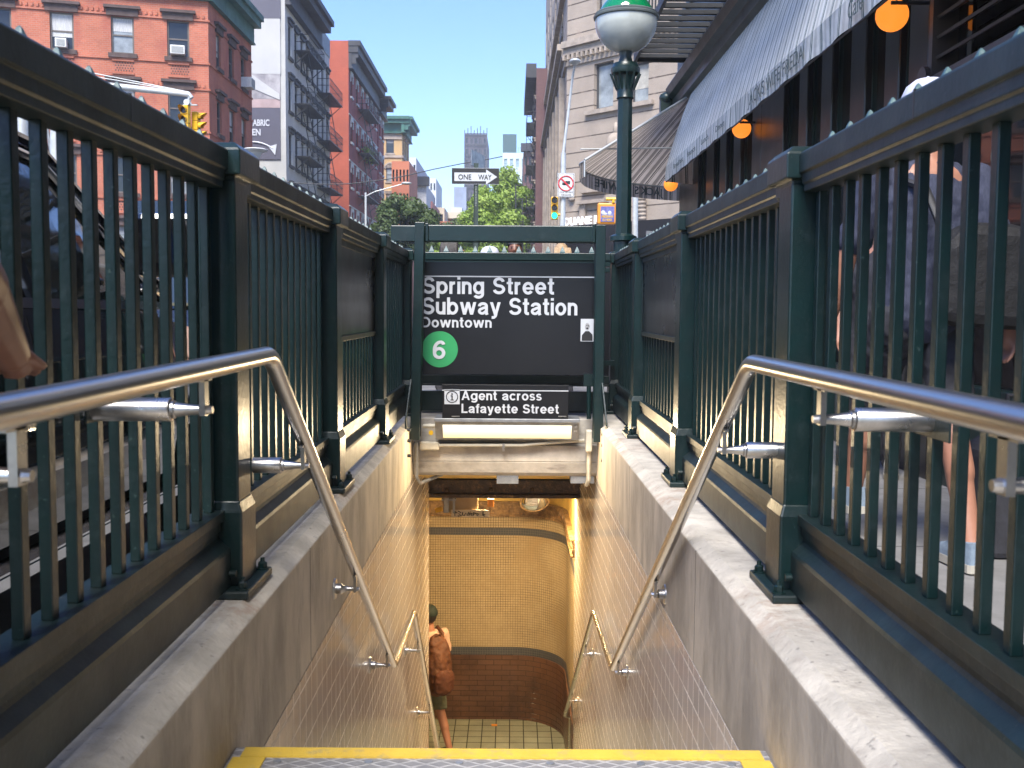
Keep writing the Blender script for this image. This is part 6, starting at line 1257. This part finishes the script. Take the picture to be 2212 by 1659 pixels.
# ================================================================== VEHICLES
def lerp(a, b, t): return a + (b - a) * t
def car(name, label, x_right, y_rear, y_front, zr, body, style='suv', width=1.95, group='black vehicles parked along the kerb'):
    z0 = -.15; root = thing(name, (x_right - width / 2, (y_rear + y_front) / 2, z0), label, 'car', group); xc = x_right - width / 2; L_ = y_front - y_rear
    # lower body sections: (t, z_low, z_belt, halfwidth)
    S = [(0, .45, .95, .80), (.02, .35, 1.12, .93), (.10, .32, 1.20, .97), (.5, .32, 1.20, .975), (.68, .32, 1.18, .975), (.72, .32, 1.16, .97), (.92, .34, 1.04, .93), (.98, .38, .92, .86), (1., .5, .8, .74)] if style == 'suv' else [(0, .4, 1.0, .85), (.01, .35, 1.15, .97), (.5, .33, 1.2, .98), (.8, .33, 1.2, .98), (.97, .36, 1.05, .9), (1., .5, .9, .8)]
    mb = B(); rings = []
    for t, zl, zb, hw in S:
        y = y_rear + L_ * t; ring = []
        for a_, z in ((hw * .90, zl), (hw * .985, zl + .08), (hw, lerp(zl, zb, .45)), (hw * .992, lerp(zl, zb, .7)), (hw * .965, zb - .03), (hw * .93, zb)): ring.append((xc + a_ * width / 1.95, y, z0 + z))
        rings.append(ring + [(2 * xc - p[0], p[1], p[2]) for p in reversed(ring)])
    n = len(rings[0]); V = [p for r in rings for p in r]; Fs = [(i * n + j, i * n + (j + 1) % n, (i + 1) * n + (j + 1) % n, (i + 1) * n + j) for i in range(len(rings) - 1) for j in range(n)] + [tuple(range(n)), tuple(range((len(rings) - 1) * n, len(rings) * n))[::-1]]
    bd_ = part('body', mb.add(V, Fs), body, root, smooth=40)
    # greenhouse
    G = [(.0, .03), (.05, 1), (.5, 1.0), (.56, .96), (.75, .03)] if style == 'suv' else [(.0, .03), (.02, 1), (.75, 1.0), (.8, .97), (.93, .03)]
    mb = B(); rings = []
    for t, k_ in G:
        y = y_rear + L_ * t; zb = 1.19; zt_ = zb + (zr - zb) * k_; w0, w1 = .905, lerp(.9, .76, k_); rings.append([(xc + w0, y, z0 + zb), (xc + w1, y, z0 + zt_ - .02 * k_), (xc + w1 * .9, y, z0 + zt_ + .02 * k_), (xc - w1 * .9, y, z0 + zt_ + .02 * k_), (xc - w1, y, z0 + zt_ - .02 * k_), (xc - w0, y, z0 + zb)])
    n = 6; V = [p for r in rings for p in r]; Fs = [(i * n + j, i * n + (j + 1) % n, (i + 1) * n + (j + 1) % n, (i + 1) * n + j) for i in range(len(rings) - 1) for j in range(n)] + [tuple(range(n)), tuple(range((len(rings) - 1) * n, len(rings) * n))[::-1]]
    part('cabin_glass', mb.add(V, Fs), CARG, root, smooth=20)
    tr_ = B(); rf = B()
    for s_ in (1, -1):
        P = [Vector((xc + s_ * (r[1][0] - xc + .012), r[1][1], r[1][2] + .01)) for r in rings]
        rf.tube([P[i] + Vector((0, 0, .015)) for i in range(1, 5)], .028, 8); tr_.tube([P[i] - Vector((-s_ * .012, 0, .035)) for i in range(1, 5)], .016, 8)
        tr_.bar((xc + s_ * .94, y_rear + .2, z0 + 1.2), (xc + s_ * .94, y_rear + L_ * .73, z0 + 1.185), .022, .035); tr_.bar((xc + s_ * .975, y_rear + L_ * .12, z0 + .62), (xc + s_ * .975, y_rear + L_ * .80, z0 + .62), .02, .04)
        rf.bar((xc + s_ * .90, y_rear + L_ * .5, z0 + 1.2), (xc + s_ * .775, y_rear + L_ * .47, z0 + zr - .03), .02, .09); rf.bar((xc + s_ * .90, y_rear + L_ * .27, z0 + 1.2), (xc + s_ * .775, y_rear + L_ * .26, z0 + zr - .03), .02, .11)
    rfm = B().prism([(y_rear + L_ * .05, z0 + zr + .02), (y_rear + L_ * .5, z0 + zr + .02), (y_rear + L_ * .58, z0 + zr - .005), (y_rear + L_ * .5, z0 + zr + .05), (y_rear + L_ * .1, z0 + zr + .06)], xc - .7, xc + .7, axis='x')
    part('roof', rfm, body, root, bevel=.01); part('window_pillars', rf, body, root, smooth=40); part('chrome_trim', tr_, CHROME, root, smooth=40)
    for s_ in (1, -1):
        for t in (.17, .82):
            yw = y_rear + L_ * t; wx = xc + s_ * .86; wh = part('wheel', B().tube([(wx - .12, yw, z0 + .37), (wx + .12, yw, z0 + .37)], .37, 32), RUBBER, root, bevel=.02); rm = B().tube([(wx + s_ * .10, yw, z0 + .37), (wx + s_ * .125, yw, z0 + .37)], .25, 28)
            for k_ in range(5): an = k_ * 2 * math.pi / 5; rm.bar((wx + s_ * .13, yw, z0 + .37), (wx + s_ * .13, yw + .23 * math.cos(an), z0 + .37 + .23 * math.sin(an)), .02, .05)
            part('rim', rm, CHROME, wh)
        part('running_board', B().box(xc + s_ * .93, xc + s_ * 1.03, y_rear + L_ * .27, y_rear + L_ * .72, z0 + .30, z0 + .35).box(xc + s_ * 1.031, xc + s_ * 1.036, y_rear + L_ * .27, y_rear + L_ * .72, z0 + .315, z0 + .34), [CHROME], root)
        mm = B().obox((xc + s_ * 1.12, y_rear + L_ * .665, z0 + 1.45), (.16, 0, 0), (0, .07, 0), (0, 0, .14)).bar((xc + s_ * .93, y_rear + L_ * .67, z0 + 1.25), (xc + s_ * 1.04, y_rear + L_ * .67, z0 + 1.28), .06); mh = part('side_mirror', mm, body, root, bevel=.03)
        part('mirror_glass', B().box(xc + s_ * 1.02, xc + s_ * 1.225, y_rear + L_ * .665 - .077, y_rear + L_ * .665 - .072, z0 + 1.37, z0 + 1.55), MIRROR, mh)
        part('door_handle', B().box(xc + s_ * .975, xc + s_ * 1.0, y_rear + L_ * .40, y_rear + L_ * .45, z0 + 1.0, z0 + 1.03).box(xc + s_ * .975, xc + s_ * 1.0, y_rear + L_ * .21, y_rear + L_ * .26, z0 + 1.0, z0 + 1.03), CHROME, root)
        sm = B()
        for t in (.29, .49, .69): sm.box(xc + s_ * .976, xc + s_ * .98, y_rear + L_ * t, y_rear + L_ * t + .008, z0 + .4, z0 + 1.15)
        part('door_seams', sm, INK, root)
        part('tail_light', B().box(xc + s_ * .72, xc + s_ * .93, y_rear + .0, y_rear + .05, z0 + .85, z0 + 1.1), REDS, root); part('headlight', B().box(xc + s_ * .60, xc + s_ * .86, y_front - .12, y_front - .04, z0 + .70, z0 + .86), OPAL, root)
    return root
car('parked_car', 'glossy black sport utility vehicle parked nearest behind the left railing', -1.62, .85, 6.45, 1.80, CARB)
car('parked_van', 'black van parked ahead of the nearer black vehicle', -1.75, 9.4, 14.4, 2.12, CARB, 'van')

# ================================================================== PEOPLE
def finer(P, step=.022):
    out = []
    for p, q in zip(P, P[1:]):
        n = max(1, round((q[0] - p[0]) / step)); out += [tuple(a + (b - a) * i / n for a, b in zip(p, q)) for i in range(n)]
    return out + [P[-1]]
def frame3(o, yaw, sc_=1.):
    R_ = Matrix.Rotation(yaw, 3, 'Z'); return lambda x, y, z: Vector(o) + R_ @ (Vector((x, y, z)) * sc_)
def person(loc, yaw, H, label, skin=SKIN, hair=HAIRD, shirt=CHARC, bottom=CHARC, shoes=CHARC, legs=((0, 0), (0, 0)), arms=None, shorts=True, cap=None, hairlen=0., voxel=.014, fingers=True, hairm=True, bulk=1.):
    """faces +y before yaw; legs: (hip swing fwd, knee back) metres for each foot"""
    s_ = H / 1.75; T = frame3(loc, yaw, s_); root = thing('person', loc, label, 'person', None); m = B()
    z_hip, z_sh, z_nk = .92, 1.44, 1.50
    # torso
    for (z, rx, ry) in finer(((.90, .155, .11), (.98, .15, .105), (1.08, .135, .095), (1.20, .15, .105), (1.32, .17, .11), (1.40, .165, .10))):
        m.ball(T(0, 0, z), (rx * s_, ry * s_, .09 * s_), 14, m3=Matrix.Rotation(yaw, 3, 'Z'))
    m.limb(T(0, 0, 1.42), .07 * s_, T(0, .02, 1.58), .052 * s_)
    hc = T(0, .03, 1.645); R_ = Matrix.Rotation(yaw, 3, 'Z'); m.ball(hc, (.074 * s_, .092 * s_, .105 * s_), 16, m3=R_); m.ball(T(0, .055, 1.585), (.05 * s_, .055 * s_, .05 * s_), 12, m3=R_)
    m.ball(T(0, .125, 1.635), (.012 * s_, .02 * s_, .022 * s_), 8, m3=R_)
    for k_ in (-1, 1): m.ball(T(.075 * k_, .02, 1.64), (.012 * s_, .02 * s_, .032 * s_), 8, m3=R_)
    J = {}
    for k_, (fwd, lift) in zip((-1, 1), legs):
        hip = T(.09 * k_, 0, .90); ank = T(.10 * k_, fwd, .085 + lift); mid = (hip + ank) / 2; knee = mid + R_ @ Vector((0, .05 + lift * .35, .02)) * s_; J[k_] = (hip, knee, ank)
        m.limb(hip, .088 * s_, knee, .056 * s_); m.limb(knee, .056 * s_, (knee * .6 + ank * .4) + R_ @ Vector((0, -.012, 0)), .052 * s_); m.limb(knee * .6 + ank * .4, .05 * s_, ank, .036 * s_); toe = ank + R_ @ Vector((0, .14, -.045)) * s_; m.limb(ank, .036 * s_, toe, .028 * s_)
    arms = arms or {-1: ((-.24, -.02, 1.15), (-.25, .08, .92)), 1: ((.24, -.02, 1.15), (.25, .08, .92))}; A = {}
    for k_ in (-1, 1):
        sh_ = T(.185 * k_, 0, 1.42); el = T(*arms[k_][0]); wr_ = T(*arms[k_][1]); A[k_] = (sh_, el, wr_); m.limb(sh_, .052 * s_ * bulk, el, .038 * s_ * bulk); m.limb(el, .039 * s_ * bulk, el.lerp(wr_, .35), .042 * s_ * bulk); m.limb(el.lerp(wr_, .35), .041 * s_ * bulk, wr_, .026 * s_ * bulk)
        d = (wr_ - el).normalized(); pl = wr_ + d * .05 * s_; side = d.cross(Vector((0, 0, 1))); side = side.normalized() if side.length > .2 else R_ @ Vector((0, 1, 0)); m.limb(wr_, .025 * s_, pl, .03 * s_); fd = (d + R_ @ Vector((-k_ * .25, .12, 0))).normalized()
        if d.z < -.5: side = R_ @ Vector((0, 1, 0))
        for i_, (o, l_) in enumerate(((-.034, .068), (-.0115, .078), (.0105, .073), (.032, .058))):
            b0 = pl + d * .015 + side * o * s_; b1 = b0 + fd * l_ * .55 * s_; b2 = b1 + (fd + R_ @ Vector((-k_ * .5, .3, 0)) * .8).normalized() * l_ * .45 * s_; m.limb(b0, .0088 * s_, b1, .008 * s_, 8); m.limb(b1, .008 * s_, b2, .007 * s_, 8)
        t0 = wr_ + d * .02 * s_ + side * .025 * s_; m.limb(t0, .012 * s_, t0 + (d * .95 + side * .3).normalized() * .05 * s_, .009 * s_, 8)
    bm_ = remesh(m, voxel, 4); bo = part('body', bm_, skin, root, smooth=180)
    # eyes, brows, mouth
    fm = B()
    for k_ in (-1, 1): fm.ball(T(.028 * k_, .112, 1.655), (.010 * s_, .006 * s_, .006 * s_), 8, m3=R_); fm.ball(T(.028 * k_, .113, 1.672), (.016 * s_, .006 * s_, .003 * s_), 8, m3=R_)
    fm.ball(T(0, .108, 1.59), (.02 * s_, .006 * s_, .004 * s_), 8, m3=R_); part('facial_features', fm, HAIRD, root)
    c = B()
    for (z, rx, ry) in finer(((.90, .182, .137), (1.02, .175, .13), (1.12, .165, .125), (1.22, .175, .13), (1.32, .19, .13), (1.40, .165, .10))): c.ball(T(0, 0, z), (rx * s_, ry * s_, .10 * s_), 14, m3=R_)
    for k_ in (-1, 1): sh_, el, wr_ = A[k_]; c.limb(sh_, .064 * s_, sh_.lerp(el, .75), .062 * s_, round_=True)
    part('shirt', remesh(c, voxel, 3, fold=.014 * s_), shirt, root, smooth=180)
    c = B(); c.ball(T(0, 0, .93), (.175 * s_, .128 * s_, .12 * s_), 14, m3=R_); e_ = .92 if shorts else 1.0
    for k_ in (-1, 1):
        hip, knee, ank = J[k_]; c.limb(hip, .105 * s_, hip.lerp(knee, e_), .082 * s_, round_=False)
        if not shorts: c.limb(knee, .078 * s_, ank, .06 * s_)
        else: c.ball(hip, .105 * s_, 12)
    part('shorts' if shorts else 'trousers', remesh(c, voxel, 3, fold=.014 * s_), bottom, root, smooth=180)
    for k_ in (-1, 1):
        ank = J[k_][2]; f_ = Vector((*(R_ @ Vector((0, 1, 0))).xy, 0)); base = ank - Vector((0, 0, .078 * s_)); sd_ = R_ @ Vector((1, 0, 0)); u_ = B(); so_ = B()
        outl = [(-.06, .03), (-.05, .038), (.06, .042), (.14, .047), (.19, .036), (.215, .012)]; full = [(a, b) for a, b in outl] + [(a, -b) for a, b in reversed(outl)]
        def shp(mb, zs_, sc2): 
            V = []; n_ = len(full)
            for z, k2, cut in zs_: V += [base + f_ * min(a, cut) * s_ * k2 + sd_ * b * s_ * k2 + Vector((0, 0, z * s_)) for a, b in full]
            mb.add(V, [tuple(range(n_))[::-1], tuple(range((len(zs_) - 1) * n_, len(zs_) * n_))] + [(i * n_ + j, i * n_ + (j + 1) % n_, (i + 1) * n_ + (j + 1) % n_, (i + 1) * n_ + j) for i in range(len(zs_) - 1) for j in range(n_)])
        shp(so_, [(-.0, 1.03, 1), (.03, 1.05, 1)], 1); shp(u_, [(.03, 1., 1), (.06, .97, .19), (.085, .93, .10), (.105, .9, .05)], 1)
        sh2_ = part('shoe', u_, shoes, root, smooth=50); part('sole', so_, SOLE if shoes is not CHARC else INK, sh2_, smooth=30)
    if hairm:
        h = B(); h.ball(T(0, .012, 1.668), (.084 * s_, .100 * s_, .105 * s_), 18, m3=R_)
        h2 = B(); h2.v = [v for v in h.v]; keep = []
        fwdv = R_ @ Vector((0, 1, 0)); c0 = T(0, .012, 1.668)
        for f in h.f:
            ctr = sum((Vector(h.v[i]) for i in f), Vector()) / len(f) - c0
            if ctr.dot(fwdv) > .045 * s_ and ctr.z < .045 * s_: continue
            if ctr.z < -.03 * s_ and ctr.dot(fwdv) > 0.01: continue
            keep.append(f)
        h2.f = keep; h2.m = [0] * len(keep)
        if hairlen: 
            for i_ in range(9): xx = -.07 + i_ * .0175; h2.tube([T(xx, -.05, 1.70), T(xx * 1.15, -.095, 1.6), T(xx * 1.3, -.09, 1.6 - hairlen)], [.03 * s_, .03 * s_, .02 * s_], 6)
        part('hair', h2, hair, root, smooth=60)
    if cap:
        h = B(); c0 = T(0, .01, 1.672); n_ = 24; prof = [(1.0, -.0), (1.02, .02), (.98, .05), (.82, .082), (.5, .105), (.1, .112)]
        V = []; 
        for r_, z in prof:
            for j in range(n_): t = 2 * math.pi * j / n_; V.append(c0 + R_ @ Vector((.090 * r_ * math.cos(t), .108 * r_ * math.sin(t), z)) * s_)
        h.add(V, [(i * n_ + j, i * n_ + (j + 1) % n_, (i + 1) * n_ + (j + 1) % n_, (i + 1) * n_ + j) for i in range(len(prof) - 1) for j in range(n_)] + [tuple(range(5 * n_, 6 * n_))]); h.ball(c0 + Vector((0, 0, .112 * s_)), .008, 8)
        bp = [(.088 * math.cos(t), .105 * math.sin(t) + .0) for t in [rad(20 + 140 * i / 10) for i in range(11)]]; bq = [(.075 * math.cos(t), .105 + .075 * math.sin(t)) for t in [rad(160 - 140 * i / 10) for i in range(11)]]
        ol = bp + bq; V = [c0 + R_ @ Vector((a, b, .004)) * s_ for a, b in ol] + [c0 + R_ @ Vector((a, b, .012)) * s_ for a, b in ol]; n_ = len(ol); h.add(V, [tuple(range(n_))[::-1], tuple(range(n_, 2 * n_))] + [(i, (i + 1) % n_, n_ + (i + 1) % n_, n_ + i) for i in range(n_)])
        part('cap', h, cap, root, smooth=45)
    return root, T, R_, A
# backpacker on the lower landing
bp_, T, R_, A = person((-.90, 11.35, -4.0), rad(34), 1.70, 'person in pink shirt and shorts with rust backpack walking into the corridor', skin=SKIN, shirt=PINKT, bottom=DENIMG, shoes=CHARC, legs=((.20, .0), (-.30, .05)), hair=HAIRD, cap=mat('dark_green_cap', (.01, .02, .014), .8), voxel=.013,
                        arms={-1: ((-.23, .05, 1.15), (-.18, .25, 1.1)), 1: ((.25, .02, 1.16), (.20, .22, 1.05))})
bk_ = thing('backpack', T(0, -.2, .95), 'rust brown backpack worn by the person on the lower landing', 'backpack')
q = B()
for (z, rx, ry, yo_) in finer(((.88, .15, .11, -.22), (.98, .165, .125, -.23), (1.1, .16, .12, -.23), (1.22, .145, .10, -.21), (1.34, .12, .075, -.18), (1.40, .09, .05, -.16))): q.ball(T(0, yo_, z), (rx, ry, .09), 14, m3=R_)
part('pack_body', remesh(q, .012, 2, fold=.022, ff=9), PACKM, bk_, smooth=180)
q = B()
for (z, rx, ry) in finer(((.90, .125, .06), (.98, .13, .065), (1.05, .12, .05))): q.ball(T(0, -.33, z), (rx, ry, .07), 12, m3=R_)
part('front_pocket', remesh(q, .010, 2, fold=.014), mat('dark_rust_cloth', (.10, .03, .012), .7, var=.3, bmp=.5), bk_, smooth=180)
q = B()
for k_ in (-1, 1): q.tube([T(.09 * k_, -.14, 1.30), T(.11 * k_, -.11, 1.46), T(.115 * k_, .02, 1.50), T(.12 * k_, .13, 1.40), T(.13 * k_, .12, 1.1), T(.15 * k_, -.12, .92)], [.016, .02, .022, .022, .018, .012], 8)
q.tube([T(-.035, -.17, 1.43), T(-.03, -.19, 1.48), T(.03, -.19, 1.48), T(.035, -.17, 1.43)], .009, 6); part('straps', q, PACKM, bk_, smooth=60)
# man behind the right railing
person((1.70, 4.32, 0), rad(4), 1.95, 'person in navy shirt, white cap and pale blue shoes walking behind the right railing', shirt=NAVY, bottom=CHARC, shoes=SHOEB, legs=((.34, .10), (-.24, .0)), cap=CAPW, voxel=.0105,
       arms={-1: ((-.27, .06, 1.12), (-.30, .16, .86)), 1: ((.26, -.08, 1.13), (.26, -.14, .87))})
mbg = thing('shoulder_bag', (1.95, 4.0, .9), 'black shoulder bag hanging against the back of the navy shirt', 'bag')
NYL = mat('black_nylon', (.004, .004, .005), .75, var=.3, scale=8, bmp=.6, bscale=12, dist=.02)
q = B(); q.prism([(1.66, .98), (2.02, .96), (2.04, 1.28), (1.98, 1.37), (1.74, 1.38), (1.65, 1.30)], 3.99, 4.13)
part('bag_body', q, NYL, mbg, bevel=.05); part('bag_strap', B().tube([(1.66, 4.05, 1.36), (1.62, 4.12, 1.52), (1.56, 4.30, 1.58)], .016, 6), INK, mbg, smooth=60)
person((2.3, 6.5, 0), rad(160), 1.68, 'person in charcoal clothes and sneakers by the restaurant windows', shirt=CHARC, bottom=CHARC, shoes=mat('grey_mesh_shoe', (.3, .29, .27), .8), shorts=False)
# passers-by beyond the sign
for (px, py, Y_, yaw, H, lb_, kw) in ((1113, 507, 12.6, 175, 1.86, 'person with tanned face looking this way beyond the sign crossbar', dict(skin=SKIND, shirt=CHARC)),
                                     (1060, 533, 12.0, 90, 1.72, 'person in white cap beyond the sign crossbar', dict(cap=CAPW, hairm=False, shirt=NAVY)),
                                     (1150, 533, 13.2, 185, 1.76, 'person with short dark hair beyond the sign crossbar', dict(hair=HAIRD)),
                                     (1213, 528, 12.2, 10, 1.79, 'person with blond hair seen from behind beyond the sign', dict(hair=HAIRB, hairlen=.18)),
                                     (971, 510, 12.4, 0, 1.86, 'person with long black hair beyond the sign at left', dict(hair=HAIRD, hairlen=.30, skin=HAIRD))):
    x = atY(px, py, Y_).x; kw = dict(kw); sk = kw.pop('skin', SKIN)
    if sk is HAIRD: sk = SKIN
    person((x, Y_, 0), rad(yaw), H, lb_, skin=sk, shorts=False, voxel=.016, **kw)
for (x, y_, lb_) in ((-1.25, 9.6, 'person in a pink top passing behind the left railing corner'), (1.22, 9.9, 'person in a pink top passing behind the right railing corner')): person((x, y_, 0), rad(170), 1.6, lb_, shirt=PINKT, shorts=False, voxel=.016)
# arm of the person at the left edge: a whole figure standing at the end of the left railing
def left_person():
    root, T, R_, A = person((-1.045, 1.08, 0), 0, 1.7, 'person at the left edge with bare tanned arm gripping a railing bar', skin=SKIND, shirt=CHARC, bottom=CHARC, shoes=CHARC, shorts=False, voxel=.0045, bulk=1.3,
        arms={-1: ((-.26, .0, 1.12), (-.25, .10, .9)), 1: ((.315 / .9714, .25 / .9714, 1.11 / .9714), (.228 / .9714, .60 / .9714, .955 / .9714))}, hair=HAIRD)
left_person()
# ================================================================== AIR
hz = B().box(-390, 390, -70, 615, -5.5, 75).build('haze', [], kind='stuff')
hm = bpy.data.materials.new('haze_air'); hm.use_nodes = True; hn = hm.node_tree; hn.nodes.clear(); ho = hn.nodes.new('ShaderNodeOutputMaterial'); hv = hn.nodes.new('ShaderNodeVolumePrincipled')
hv.inputs['Color'].default_value = (.86, .92, 1, 1); hv.inputs['Density'].default_value = .0009; hv.inputs['Anisotropy'].default_value = .2; hn.links.new(hv.outputs[0], ho.inputs['Volume']); hz.data.materials.append(hm)
